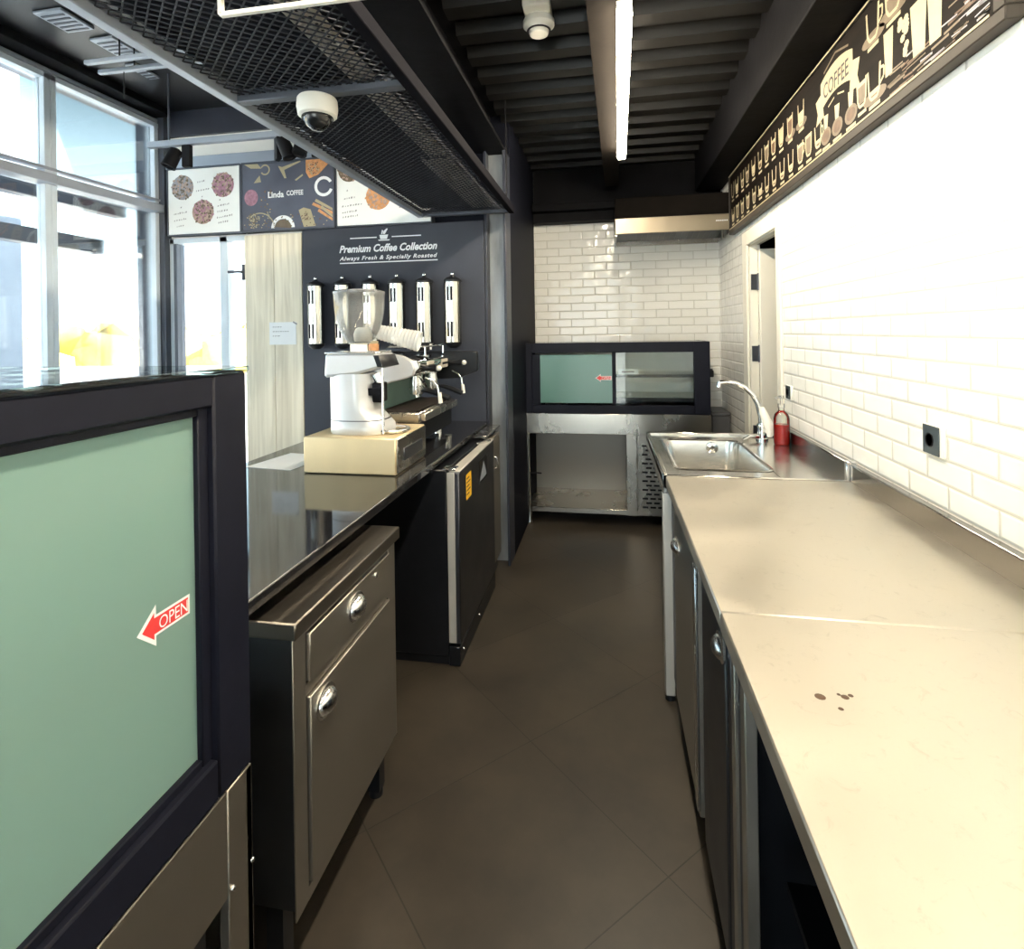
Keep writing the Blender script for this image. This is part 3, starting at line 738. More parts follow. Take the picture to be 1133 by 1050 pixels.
# tube lamps along the slim beam
def tube_lamp(y0, y1, x0, x1, label, first=None):
    t = thing('ceiling_tube_lamp', label, 'lamp', ((x0 + x1) / 2, (y0 + y1) / 2, 2.6), 'tube lamps under the slim beam')
    dx = (x1 - x0)
    b = MB(); b.prism([(-.028, .0), (.028, .0), (.024, -.02), (-.024, -.02)], 'xz', -(y1 - y0) / 2, (y1 - y0) / 2)
    o = b.build('housing', M['white_plastic'], None); o.parent = t
    b = MB(); b.prism([(-.026, -.02), (.026, -.02), (.027, -.045), (.02, -.062), (-.02, -.062), (-.027, -.045)], 'xz', -(y1 - y0) / 2 + .01, (y1 - y0) / 2 - .01)
    o = b.build('diffuser', M['lamp'], None); o.parent = t
    t.rotation_euler = (0, 0, -math.atan2(dx, y1 - y0))
    return t
tube_lamp(1.98, 3.62, .075, .105, 'lit warm white tube lamp under the brown grey beam')
tube_lamp(.25, 1.87, .04, .07, 'lit tube lamp further along the beam, above the viewer')
tube_lamp(-1.5, .13, .0, .035, 'lit tube lamp behind the viewer')

# ------------------------------------------------------------------ exhaust hood
t = thing('exhaust_hood', 'dark exhaust hood with a steel front band on the back wall', 'hood', (.48, 4.46, 2.15))
x0, x1, y0, y1 = .068, .895, 4.18, YB - .002
b = MB(); b.box(x0, x1, y0 + .02, y1, 2.275, 2.43, .004); b.build('body', M['beam2'], t)
b = MB(); b.box(x0, x1, y0, y0 + .02, 2.16, 2.275, .003); b.build('front_band', M['steel_hood'], t)
b = MB(); b.box(x0, x0 + .012, y0 + .02, y1, 2.15, 2.275); b.box(x1 - .012, x1, y0 + .02, y1, 2.15, 2.275); b.box(x0, x1, y1 - .02, y1, 2.15, 2.275); b.build('skirt', M['steel'], t)
b = MB(); b.prism([(y0 + .03, 2.262), (y1 - .025, 2.19), (y1 - .025, 2.2), (y0 + .03, 2.272)], 'yz', x0 + .014, x1 - .014)
for k in range(18): xx = x0 + .04 + k * .044; b.prism([(y0 + .04, 2.255), (y1 - .04, 2.186), (y1 - .04, 2.19), (y0 + .04, 2.26)], 'yz', xx, xx + .02)
b.build('filter', M['steel_dark'], t)
b = MB(); fh = (Vector((0, y0, 0)), fr[1], fr[2], fr[3])
for k in range(6): b.flat(fh, [(.775 + .014 * k, 2.222), (.785 + .014 * k, 2.222), (.785 + .014 * k, 2.232), (.775 + .014 * k, 2.230)], .0008)
b.build('badge', M['paper'], t)

# ------------------------------------------------------------------ long coffee sign on the right wall
t = thing('coffee_sign', 'long brown chalkboard sign of coffee cups above the steel worktops', 'sign', (.88, 2.8, 2.125))
XS = .872
fs = (Vector((XS, 0, 0)), Vector((0, -1, 0)), Vector((0, 0, 1)), Vector((-1, 0, 0)))   # right in the picture is towards the viewer
def sy(y): return -y
b = MB(); b.box(XS, XW - .001, 1.43, 4.17, 2.14, 2.52); b.build('panel', M['sign'], t)
b = MB(); b.box(XS - .008, XW - .001, 1.39, 4.185, 2.118, 2.15, .003); b.box(XS - .008, XW - .001, 1.39, 1.43, 2.15, 2.535, .003); b.box(XS - .008, XW - .001, 4.17, 4.185, 2.15, 2.535, .003); b.box(XS - .008, XW - .001, 1.43, 4.17, 2.52, 2.535, .003)
b.build('frame', M['sign_frame'], t)
b = MB(); b.box(XS - .0095, XS - .0075, 1.44, 4.17, 2.15, 2.156); b.box(XS - .0095, XS - .0075, 1.44, 4.17, 2.522, 2.527); b.build('edge_line', M['cream'], t)
b = MB()
def stroke(pts, w, mi, lift=.001):
    for (ax, az), (bx, bz) in zip(pts[:-1], pts[1:]):
        dx, dz = bx - ax, bz - az; l = math.hypot(dx, dz) or 1; nx, nz = -dz / l * w / 2, dx / l * w / 2
        b.flat(fs, [(ax + nx, az + nz), (bx + nx, bz + nz), (bx - nx, bz - nz), (ax - nx, az - nz)], lift, mi)
def glass_cup(y, z, w, h, fill, saucer=False, handle=False):
    c = -y
    u = [(c - w / 2, z + h / 2), (c - w * .42, z - h * .3), (c - w * .25, z - h / 2), (c + w * .25, z - h / 2), (c + w * .42, z - h * .3), (c + w / 2, z + h / 2)]
    stroke(u, .011, 0, .0014)
    if fill > 0:
        q = z - h * .42 + h * .85 * fill
        b.flat(fs, [(c - w * .3, z - h * .4), (c + w * .3, z - h * .4), (c + w * .42, q), (c - w * .42, q)], .0008, random.choice((0, 1, 2, 1)))
        b.flat(fs, [(c - w * .42, q), (c + w * .42, q), (c + w * .44, q + h * .16), (c - w * .44, q + h * .16)], .0009, 0)
    if saucer: b.flat(fs, disc(fs, c, z - h * .45, w * .95, h * .22, 16), .0006, 1)
    if handle: stroke([(c + w / 2, z + h * .3), (c + w * .78, z + h * .25), (c + w * .75, z - h * .05), (c + w * .42, z - h * .2)], .009, 0)
    lz = z - h * .5 - .03
    b.flat(fs, [(c - w * .45, lz), (c + w * .45, lz), (c + w * .45, lz + .012), (c - w * .45, lz + .012)], .001, 0)
up = [4.08, 3.957, 3.801, 3.675, 3.526, 3.379, 3.248, 3.12, 2.991, 2.852, 2.7]
for i, y in enumerate(up): glass_cup(y, 2.415, .075, .1, [0, .4, .3, .5, .4, .2, .7, .6, .75, .8, .4][i], i > 8, False)
lo = [4.08, 3.948, 3.812, 3.668, 3.519, 3.384, 3.25, 3.116, 2.981, 2.849, 2.715, 2.61, 2.5]
for i, y in enumerate(lo): glass_cup(y, 2.245, .07, .09 if i != 5 else .055, [.3, .8, .6, .7, .5, .4, .1, .05, .1, .1, .8, .9, .1][i], i == 5, i in (10, 12))
for y, r in ((2.417, .05), (2.308, .05), (2.187, .052)):    # cups seen from above with a little glass over them
    b.flat(fs, disc(fs, -y, 2.215, r, .034, 18), .0006, 1); b.flat(fs, disc(fs, -y, 2.215, r * .7, .022, 16), .0008, 2)
    b.flat(fs, [(-y - .016, 2.245), (-y + .016, 2.245), (-y + .026, 2.295), (-y - .02, 2.3)], .001, 0)
    b.flat(fs, [(-y - .04, 2.165), (-y + .04, 2.165), (-y + .04, 2.176), (-y - .04, 2.176)], .001, 0)
SIGN = [M['cream'], M['tan'], M['brown'], M['ink'], M['grey_ink']]
b.build('cup_print', SIGN, t); b = MB()
# banner
pts_t, pts_b = [], []
for k in range(13):
    u = -1 + 2 * k / 12; x = -2.315 + .15 * u; arc = .028 * (1 - u * u)
    pts_t.append((x, 2.385 + .055 + arc)); pts_b.append((x, 2.33 + arc))
for k in range(12): b.flat(fs, [pts_b[k], pts_b[k + 1], pts_t[k + 1], pts_t[k]], .001, 0)
for s_ in (-1, 1):
    x = -2.315 + s_ * .15
    b.flat(fs, [(x - s_ * .03, 2.30), (x + s_ * .055, 2.285), (x + s_ * .035, 2.33), (x + s_ * .055, 2.385), (x - s_ * .01, 2.4)], .0008, 0)
b.text('COFFEE', fs, -2.315, 2.366, .235, .06, 0, .01, .002, mi=3, align='CENTER')
stroke([(-2.43, 2.47), (-2.315, 2.5), (-2.2, 2.47)], .008, 1); stroke([(-2.39, 2.32), (-2.33, 2.335)], .006, 0); stroke([(-2.3, 2.335), (-2.24, 2.32)], .006, 0)
b.build('banner', SIGN, t); b = MB()
glass_cup(2.012, 2.445, .085, .1, 0, True, True); glass_cup(1.88, 2.46, .095, .1, .5, True, False); glass_cup(1.77, 2.48, .08, .08, .3, True, False)
glass_cup(2.098, 2.255, .07, .09, .8); glass_cup(2.008, 2.25, .085, .1, .05, True, True)
for y, zz, w, h in ((1.912, 2.3, .06, .14), (1.743, 2.29, .085, .15), (1.664, 2.31, .075, .2)):
    b.flat(fs, [(-y - w * .35, zz - h / 2), (-y + w * .35, zz - h / 2), (-y + w / 2, zz + h / 2), (-y - w / 2, zz + h / 2)], .001, 0)
for k in range(14):
    b.flat(fs, disc(fs, -1.82 + random.uniform(-.025, .025), 2.31 + random.uniform(-.06, .06), .014, .012, 7), .001 + k * .00005, 0)
b.build('cup_print', SIGN, t); b = MB()
for k in range(70):   # chalk strokes and small writing at the near end
    y = random.uniform(1.46, 1.95); z = random.uniform(2.165, 2.24) if k < 45 else random.uniform(2.2, 2.5)
    if k >= 45: y = random.uniform(1.46, 1.62)
    l = random.uniform(.03, .11); stroke([(-y, z), (-y + l if -y + l < -1.45 else -1.45, z + random.uniform(-.004, .004))], random.uniform(.003, .007), random.choice((1, 2, 4, 1)), .0009)
b.build('chalk_writing', SIGN, t)

# ------------------------------------------------------------------ sticker arrow
def open_sticker(b, fr, x, z, l, h):
    """arrow pointing to -right with OPEN on it; x = tail end"""
    out = [(x, z - h * .5), (x, z + h * .5), (x - l * .66, z + h * .5), (x - l * .66, z + h), (x - l, z), (x - l * .66, z - h), (x - l * .66, z - h * .5)]
    b.flat(fr, out, .0006, 0)
    k = .12 * h
    inn = [(x - k, z - h * .5 + k), (x - k, z + h * .5 - k), (x - l * .66 - k, z + h * .5 - k), (x - l * .66 - k, z + h - 3 * k), (x - l + 2.4 * k, z), (x - l * .66 - k, z - h + 3 * k), (x - l * .66 - k, z - h * .5 + k)]
    b.flat(fr, inn, .0009, 1)
    b.text('OPEN', fr, x - l * .33, z - h * .3, l * .56, h * .6, 0, .0, .0013, mi=0, align='CENTER')

# ------------------------------------------------------------------ near display case (left foreground)
t = thing('display_case', 'large black framed display case with frosted green sliding panel, nearest the viewer', 'display case', (-.99, .1, 0))
fx, bx, ye, yn = -.665, -1.3, .935, -.75
b = MB()
b.box(bx, fx - .02, yn, ye, .62, .655, .003); b.box(bx, fx - .03, yn, ye, .1, .13); b.box(bx, bx + .02, yn, ye, .13, .62)
b.box(bx, fx, ye - .02, ye, .1, .655, .003); b.box(bx, fx, yn, yn + .02, .1, .655)
b.box(fx - .02, fx, ye - .068, ye - .002, .1, .655, .002); b.box(fx - .02, fx, yn + .02, ye - .07, .47, .655, .002); b.box(fx - .02, fx, yn + .02, ye - .07, .1, .13)
b.build('base', M['steel_front'], t)
b = MB(); b.box(fx - .05, fx - .03, yn + .03, ye - .09, .13, .47, mi=0)
for r in range(9):
    for k in range(20):
        y = ye - .13 - k * .052 - (.026 if r % 2 else 0); z = .16 + r * .035
        b.box(fx - .031, fx - .028, y - .036, y, z, z + .012, mi=1)
b.build('vent_grille', [M['steel_dark'], M['matte']], t)
for q in (.06, .006): b = MB(); b.ball((fx + .001, ye - q, .478), .005, (1, 1, 1)); b.build('rivet', M['satin'], t)
b = MB()
zt, zb = 1.385, .657
b.box(fx - .05, fx, ye - .088, ye, zb, zt, .004); b.box(fx - .05, fx, yn, yn + .09, zb, zt, .004)
b.box(fx - .05, fx, yn + .09, ye - .088, zt - .055, zt, .004); b.box(fx - .05, fx, yn + .09, ye - .088, zb, zb + .07, .004)
b.box(fx - .05, fx - .012, ye - .112, ye - .088, zb + .07, zt - .055, .002); b.box(fx - .05, fx - .012, yn + .09, ye - .112, zt - .068, zt - .055, .002); b.box(fx - .05, fx - .012, yn + .09, ye - .112, zb + .07, zb + .085, .002)
b.box(bx, bx + .04, yn, yn + .05, zb, zt); b.box(bx, bx + .04, ye - .05, ye, zb, zt); b.box(bx, bx + .04, yn, ye, zt - .03, zt); b.box(bx + .04, fx - .05, ye - .03, ye - .001, zb, zb + .04); b.box(bx + .04, fx - .05, ye - .03, ye - .001, zt - .03, zt)
b.build('frame', M['frame'], t)
b = MB(); b.box(fx - .028, fx - .022, .05, ye - .1, zb + .08, zt - .062); b.build('sliding_panel', M['frost'], t)
b = MB(); b.box(fx - .042, fx - .036, yn + .08, .09, zb + .08, zt - .062); b.build('sliding_panel', M['frost'], t)
b = MB(); b.box(bx - .01, fx + .004, yn, ye + .004, zt, zt + .01, .002); b.build('glass_top', thin_glass('greenish_glass_top', (.78, .9, .86), 1.0), t)
b = MB(); b.box(bx + .015, bx + .021, yn + .05, ye - .05, zb, zt - .03); b.box(bx + .04, fx - .05, ye - .018, ye - .012, zb + .04, zt - .03); b.build('glass_pane', M['glass'], t)
b = MB(); b.box(bx + .05, fx - .09, yn + .05, ye - .06, 1.02, 1.028); b.build('shelf', M['glass'], t)
b = MB(); ff = (Vector((fx - .0215, 0, 0)), Vector((0, 1, 0)), Vector((0, 0, 1)), Vector((1, 0, 0)))
open_sticker(b, ff, ye - .126, 1.01, .105, .032); tag(b.build('sticker', [M['paper'], M['red_paint']], t), 'red and white OPEN arrow sticker')
for y in (yn + .05, ye - .05):
    for x in (bx + .05, fx - .06):
        b = MB(); b.lathe([(.02, 0), (.02, .08), (.028, .1)], (x, y, 0), 16); b.build('foot', M['black'], t)

# ------------------------------------------------------------------ granite counter
t = thing('granite_worktop', 'long polished black granite worktop under the coffee machine', 'worktop', (-1.15, 2.1, .868))
b = MB(); b.box(-1.56, -.74, .955, 3.375, .868, .9, .003); b.build('worktop', M['granite'], t)
b = MB(); b.box(-.775, -.757, .97, 3.37, .859, .868); b.build('edge_rail', M['black'], t)
b = MB(); b.box(-.735, -.662, 2.98, 3.372, .869, .881, .002); b.build('steel_lip', M['steel'], t)
t = thing('counter_base', 'dark panel closing the customer side under the granite worktop', 'counter panel', (-1.45, 2.1, 0))
b = MB(); b.box(-1.5, -1.42, 1.0, 3.375, 0, .867); b.build('panel', M['matte'], t)
b = MB(); b.box(-1.42, -1.29, .985, 1.03, 0, .867); b.build('end_post', M['matte'], t)

# papers on the counter
t = thing('paper_sheet', 'white sheet lying on the granite beside the machine stand', 'paper', (-1.42, 2.2, .9))
b = MB(); b.prism([(-1.5, 2.1), (-1.28, 2.07), (-1.25, 2.34), (-1.46, 2.37)], 'xy', .9005, .9025); b.build('sheet', M['paper'], t)

# ------------------------------------------------------------------ drawer cabinet
def cup_handle(b, y, z, x, w=.078, h=.062, d=.026):
    n1, n2 = 14, 7
    rr = []
    for i in range(n2 + 1):
        p = i / n2 * PI / 2
        rr.append([(x + d * math.sin(p), y + w / 2 * math.cos(p) * math.cos(2 * PI * k / n1), z + h / 2 * math.cos(p) * math.sin(2 * PI * k / n1)) for k in range(n1)])
    rr[-1] = [(x + d, y + 1e-4 * math.cos(2 * PI * k / n1), z + 1e-4 * math.sin(2 * PI * k / n1)) for k in range(n1)]
    b.rings(rr)
    b.rings([[(x + e, y + (w / 2 + g) * math.cos(2 * PI * k / 20), z + (h / 2 + g) * math.sin(2 * PI * k / 20)) for k in range(20)] for e, g in ((0, .006), (.003, .006), (.004, .002))])
t = thing('drawer_cabinet', 'steel cabinet with a drawer over a door, pushed under the granite', 'cabinet', (-1.0, 1.39, 0))
xf = -.685
b = MB()
b.box(-1.28, xf, 1.1, 1.12, .2, .8); b.box(-1.28, xf, 1.665, 1.685, .2, .8); b.box(-1.28, -1.26, 1.12, 1.665, .2, .8); b.box(-1.26, xf, 1.12, 1.665, .2, .22); b.box(-1.26, xf - .02, 1.12, 1.665, .625, .645)
b.build('body', M['steel_dark'], t)
b = MB(); b.box(xf, xf + .004, 1.1, 1.152, .175, .79, .001); b.box(xf, xf + .004, 1.632, 1.685, .175, .79, .001); b.box(xf, xf + .004, 1.152, 1.632, .635, .66); b.box(xf, xf + .004, 1.152, 1.632, .175, .205); b.box(xf, xf + .004, 1.152, 1.632, .778, .79)
b.build('face_frame', M['steel_front'], t)
b = MB(); b.box(-1.28, -.668, 1.09, 1.7, .792, .83, .003); b.build('top', M['steel_top2'], t)
dr = MB(); dr.box(xf - .01, xf + .012, 1.158, 1.626, .664, .774, .002); dr = dr.build('drawer', M['steel_front'], t)
b = MB(); cup_handle(b, 1.39, .722, xf + .012); b.build('handle', M['satin'], dr)
b = MB(); b.lathe([(.008, 0), (.008, .004), (.004, .005)], (xf + .012, 1.52, .75), 14, (1, 0, 0)); b.build('lock', M['satin'], dr)
dr = MB(); dr.box(xf - .01, xf + .012, 1.158, 1.626, .21, .63, .002); dr = dr.build('door', M['steel_front'], t)
b = MB(); cup_handle(b, 1.222, .58, xf + .012); b.build('handle', M['satin'], dr)
for y in (1.13, 1.65):
    for x in (-1.22, -.74):
        b = MB(); b.box(x - .02, x + .02, y - .02, y + .02, .02, .2); b.lathe([(.022, 0), (.022, .02)], (x, y, 0), 14); b.build('leg', M['black'], t)

# ------------------------------------------------------------------ undercounter fridge and second unit
t = thing('undercounter_fridge', 'black undercounter fridge with a yellow label on its door', 'fridge', (-1.0, 2.72, 0))
b = MB(); b.box(-1.3, -.70, 2.335, 3.1, .04, .852, .004); b.build('body', M['black'], t)
b = MB(); b.box(-.70, -.648, 2.335, 3.1, .0, .085, .003); b.box(-1.28, -.70, 2.345, 3.09, 0, .04); b.build('plinth', M['black'], t)
dr = MB(); dr.box(-.698, -.645, 2.34, 3.09, .095, .842, .004); dr = dr.build('door', M['steel_dark'], t)
b = MB(); b.box(-.6985, -.665, 2.336, 2.341, .1, .842, .001); b.box(-.69, -.642, 2.342, 3.088, .842, .849, .002); b.build('edge_trim', M['alu_leg'], dr)
b = MB(); b.box(-.6455, -.643, 2.72, 2.9, .69, .8, mi=0); b.prism([(2.73, .7), (2.89, .7), (2.82, .785), (2.75, .72)], 'yz', -.6435, -.6425, mi=1); b.build('recessed_grip', [M['matte'], M['alu']], dr)
b = MB(); fl = (Vector((-.645, 0, 0)), Vector((0, 1, 0)), Vector((0, 0, 1)), Vector((1, 0, 0)))
b.flat(fl, [(2.46, .685), (2.56, .685), (2.56, .8), (2.46, .8)], .0008, 0)
for k in range(5): b.flat(fl, [(2.47, .705 + .018 * k), (2.47 + .05 + .02 * (k % 2), .705 + .018 * k), (2.47 + .05 + .02 * (k % 2), .711 + .018 * k), (2.47, .711 + .018 * k)], .0012, 1)
tag(b.build('sticker', [M['yellow'], M['ink']], dr), 'yellow label with small black print')
b = MB(); b.box(-.72, -.66, 2.34, 2.4, .849, .858, .002); b.tube([(-.7, 2.9, .856), (-.655, 2.96, .856), (-.65, 3.02, .852), (-.66, 3.06, .846)], .006, 8); b.build('hinge', M['satin'], t)
for y in (2.4, 2.7): b = MB(); b.lathe([(.007, 0), (.007, .003)], (-.648, y, .045), 12, (1, 0, 0)); b.build('kick_screw', M['satin'], t)
t = thing('undercounter_drawer_unit', 'grey steel unit between the fridge and the column', 'cabinet', (-1.0, 3.25, 0))
b = MB(); b.box(-1.3, -.69, 3.115, 3.37, .0, .85, .003); b.build('body', M['steel_dark'], t)
dr = MB(); dr.box(-.69, -.664, 3.12, 3.365, .1, .838, .003); dr = dr.build('door', M['steel_front'], t)
b = MB(); b.tube([(-.664, 3.2, .72), (-.65, 3.2, .715), (-.648, 3.21, .66), (-.664, 3.2, .65)], .004, 8); b.build('handle', M['satin'], dr)

# ------------------------------------------------------------------ knock-out drawer box, grinder, espresso machine
t = thing('steel_drawer_base', 'low steel drawer box on the granite under the coffee grinder', 'drawer box', (-1.0, 2.2, .9))
b = MB(); b.box(-1.2, -.812, 2.035, 2.385, .902, 1.045, .004); b.build('body', M['steel_lit'], t)
dr = MB(); dr.box(-.812, -.806, 2.042, 2.378, .908, 1.04, .002); dr = dr.build('drawer', M['steel'], t)
b = MB(); b.box(-.806, -.8, 2.1, 2.32, .945, .995, .002); b.box(-.801, -.797, 2.12, 2.3, .985, .995); b.build('handle', M['steel_dark'], dr)

t = thing('coffee_grinder', 'bright metal coffee grinder with a clear bean hopper', 'grinder', (-1.02, 2.2, 1.045))
gx, gy = -1.015, 2.18
b = MB(); b.loft([(z, (l + r) / 2, gy, (r - l) / 2, w) for z, l, r, w in ((1.046, -1.133, -.882, .1), (1.056, -1.136, -.878, .105), (1.08, -1.136, -.882, .103), (1.1, -1.136, -.9, .098), (1.14, -1.137, -.94, .09), (1.2, -1.138, -.955, .086), (1.29, -1.138, -.96, .085))], n=2.8)
b.build('body', M['bright'], t)
b = MB(); b.loft([(1.1, -1.018, gy, .1195, .0985), (1.104, -1.0185, gy, .1185, .0975)], n=2.8); b.build('seam', M['steel_dark'], t)
b = MB(); b.prism([(gx - .125, 1.275), (gx + .02, 1.29), (gx + .13, 1.318), (gx + .112, 1.372), (gx - .118, 1.375)], 'xz', gy - .088, gy + .088, bev=.01); b.build('head', M['bright'], t)
b = MB(); b.prism([(gx + .09, 1.366), (gx + .114, 1.366), (gx + .133, 1.318), (gx + .108, 1.318)], 'xz', gy - .089, gy + .089, bev=.002); b.build('control_panel', M['black'], t)
b = MB(); b.box(gx - .12, gx + .1, gy - .09, gy + .09, 1.373, 1.38, .003); b.build('top_plate', M['satin'], t)
b = MB(); b.lathe([(.035, 0), (.035, .03), (.045, .034)], (gx - .01, gy, 1.38), 28); b.build('collar', M['white_plastic'], t)
b = MB(); hp = [(.04, 0), (.062, .02), (.084, .06), (.096, .105), (.102, .15), (.104, .205), (.106, .208)]
b.lathe(hp, (gx - .005, gy, 1.412), 36, cap0=False, cap1=False); b.build('hopper', M['plastic'], t)
b = MB(); b.lathe([(.107, 0), (.107, .008), (.09, .014), (.03, .02)], (gx - .005, gy, 1.62), 36); b.build('hopper_lid', M['plastic'], t)
b = MB(); b.lathe([(.036, 0), (.04, .03), (.03, .055), (.02, .06)], (gx + .01, gy, 1.42), 20); b.build('bean_guard', M['white_plastic'], t)
b = MB(); b.box(gx + .06, gx + .1, gy - .035, gy + .035, 1.17, 1.25, .004); b.box(gx + .05, gx + .11, gy - .05, gy - .042, 1.2, 1.23); b.tube([(gx + .07, gy - .04, 1.22), (gx + .12, gy - .045, 1.235)], .009, 10); b.build('dosing_fork', M['matte'], t)
b = MB(); b.tube([(gx + .06, gy, 1.28), (gx + .075, gy, 1.25), (gx + .085, gy, 1.2)], [.03, .025, .015], 14); b.build('outlet', M['chrome'], t)
b = MB(); b.tube([(gx + .128, gy - .08, 1.315), (gx + .128, gy - .08, 1.05)], .0045, 8); b.build('front_rod', M['satin'], t)
b = MB(); ringpts = [(gx + .125 + .075 * math.cos(a), gy + .07 * math.sin(a), 1.058) for a in [2 * PI * k / 24 for k in range(24)]]
b.tube(ringpts, .007, 8, closed=True); b.lathe([(.06, 0), (.062, .004)], (gx + .125, gy, 1.046), 24); b.build('catch_tray', M['satin'], t)

t = thing('espresso_machine', 'two-group espresso machine on the granite behind the grinder', 'coffee machine', (-1.1, 2.75, .9))
y0, y1 = 2.44, 3.06
prof = [(-1.29, 1.2), (-1.04, 1.213), (-.93, 1.24), (-.885, 1.256), (-.876, 1.29), (-.89, 1.325), (-.935, 1.347), (-1.01, 1.36), (-1.29, 1.363)]
b = MB(); b.prism(prof, 'xz', y0, y0 + .035, bev=.006); tag(b.build('side_panel', M['bright'], t), 'pale metal end panel')
b = MB(); b.prism([(-1.28, 1.21), (-1.04, 1.222), (-.95, 1.235), (-.9, 1.25), (-.86, 1.29), (-.862, 1.325), (-.94, 1.338), (-1.28, 1.352)], 'xz', y0 + .035, y1, bev=.004); b.build('upper_body', M['chrome'], t)
b = MB(); b.prism([(-1.3, 1.17), (-.83, 1.195), (-.725, 1.235), (-.728, 1.345), (-.88, 1.35), (-1.3, 1.35)], 'xz', y1, y1 + .045, bev=.005); tag(b.build('side_panel', M['black'], t), 'black end panel')
b = MB(); b.box(-1.075, -1.055, y0 + .01, y1, 1.09, 1.215); b.build('splashback', M['splash'], t)
b = MB(); b.box(-1.28, -1.08, y0 + .01, y1, .98, 1.21, .004); b.box(-1.26, -.87, y0 + .06, y1 - .04, .945, 1.05); b.build('boiler_body', M['black'], t)
b = MB(); b.box(-1.2, -.855, y0 - .0, y1 - .03, 1.035, 1.085, .006); b.box(-.855, -.83, y0 + .01, y1 - .05, 1.045, 1.082, .004); b.build('drip_tray', M['steel'], t)
b = MB()
for k in range(19): yy = y0 + .02 + k * .029; b.box(-1.05, -.87, yy, yy + .017, 1.086, 1.092)
b.box(-1.05, -1.04, y0 + .02, y1 - .06, 1.085, 1.092); b.box(-.88, -.87, y0 + .02, y1 - .06, 1.085, 1.092); b.build('drip_grate', M['grate'], t)
b = MB(); b.box(-.905, -.875, y0 + .02, y1 - .02, .995, 1.03, .004); b.build('front_trim', M['steel'], t)
for y in (y0 + .1, y1 - .1):
    for x in (-1.22, -.93):
        b = MB(); b.lathe([(.022, 0), (.02, .02), (.016, .022), (.016, .05)], (x, y, .9), 18); b.build('foot', M['chrome'], t)
for y in (2.63, 2.87):
    g = MB(); g.lathe([(.034, 0), (.036, .02), (.03, .05), (.036, .075)], (-.935, y, 1.185), 22); g = g.build('group_head', M['chrome'], t)
    b = MB(); b.lathe([(.033, 0), (.036, .02), (.036, .035)], (-.935, y, 1.152), 22); b.tube([(-.935, y - .012, 1.155), (-.93, y - .014, 1.135)], .007, 8); b.tube([(-.935, y + .012, 1.155), (-.93, y + .014, 1.135)], .007, 8); b.build('filter_basket', M['satin'], g)
    b = MB(); b.tube([(-.905, y, 1.17), (-.86, y, 1.165), (-.82, y, 1.152), (-.765, y, 1.13)], [.008, .012, .014, .013], 12); b.build('portafilter_handle', M['black'], g)
    p = MB(); p.box(-.874, -.858, y - .055, y + .055, 1.268, 1.315, .003); p = p.build('button_panel', M['tray'], t)
    b = MB()
    for k in range(5): b.lathe([(.007, 0), (.006, .004)], (-.858, y - .04 + .02 * k, 1.292), 10, (1, 0, 0))
    b.build('buttons', M['matte'], p)
for y, dy in ((y0 + .1, .02), (y1 - .045, -.01)):
    k_ = MB(); k_.tube([(-.88, y, 1.285), (-.84, y, 1.285), (-.8, y, 1.285)], [.012, .014, .02], 14); k_ = k_.build('steam_knob', M['black'], t)
    b = MB(); b.ball((-.79, y, 1.285), .014); b.build('knob_cap', M['white_plastic'], k_)
    w_ = MB(); w_.tube([(-.86, y, 1.24), (-.825, y + dy, 1.225), (-.805, y + dy, 1.2), (-.795, y + dy * 1.5, 1.12)], .0055, 10); w_ = w_.build('steam_wand', M['chrome'], t)
    b = MB(); b.tube([(-.797, y + dy * 1.3, 1.165), (-.793, y + dy * 1.5, 1.115)], [.009, .011], 10); b.build('wand_grip', M['white_plastic'], w_)
b = MB(); b.tube([(-.9, 2.58, 1.24), (-.87, 2.56, 1.2), (-.85, 2.54, 1.19), (-.84, 2.5, 1.2), (-.84, 2.47, 1.225)], .005, 8); b.build('water_pipe', M['chrome'], t)
b = MB(); b.tube([(-1.1, y0 + .22, 1.385), (-.925, y0 + .22, 1.385), (-.91, y0 + .24, 1.385), (-.91, y1 - .03, 1.385)], .005, 8)
for yy in (y0 + .26, y1 - .05): b.tube([(-.91, yy, 1.34), (-.91, yy, 1.385)], .004, 8)
b.build('cup_rail', M['chrome'], t)

# things on top of the machine
t = thing('cup_sleeve', 'sleeve of clear plastic cups lying on the espresso machine', 'plastic cups', (-1.05, 2.55, 1.36))
ax = Vector((.25, .03, -.062)).normalized(); c = Vector((-1.15, 2.52, 1.477)); pr_ = []
for k in range(16):
    h = .27 * k / 16; r0 = .028 + .02 * k / 16; pr_ += [(r0, h), (r0 + .004, h + .004), (r0 + .001, h + .012)]
pr_ += [(.05, .272), (.045, .274), (.033, .25)]
b = MB(); b.lathe(pr_, c, 26, ax); b.build('cups', M['milky'], t)
t = thing('small_jar', 'small amber jar among the plastic cups on the machine', 'jar', (-1.1, 2.5, 1.36))
b = MB(); b.lathe([(.022, 0), (.025, .005), (.025, .035), (.02, .042)], (-1.1, 2.5, 1.364), 20); b.build('body', M['orange'], t)
b = MB(); b.lathe([(.022, 0), (.022, .012)], (-1.1, 2.5, 1.406), 20); b.build('lid', M['cream'], t)
t = thing('coffee_tin', 'small dark tin lying on the far side of the machine', 'tin', (-.98, 2.9, 1.355))
b = MB(); b.lathe([(.02, -.05), (.024, -.045), (.024, .045), (.02, .05)], (-.99, 2.86, 1.379), 18, (1, .25, 0)); b.build('body', M['black'], t)
b = MB(); b.lathe([(.016, 0), (.016, .008)], (-.941, 2.872, 1.379), 14, (1, .25, 0)); b.build('lid', M['paper'], t)
t = thing('shot_glass', 'tiny steel cup standing under the machine on the granite', 'cup', (-.8, 2.72, .9))
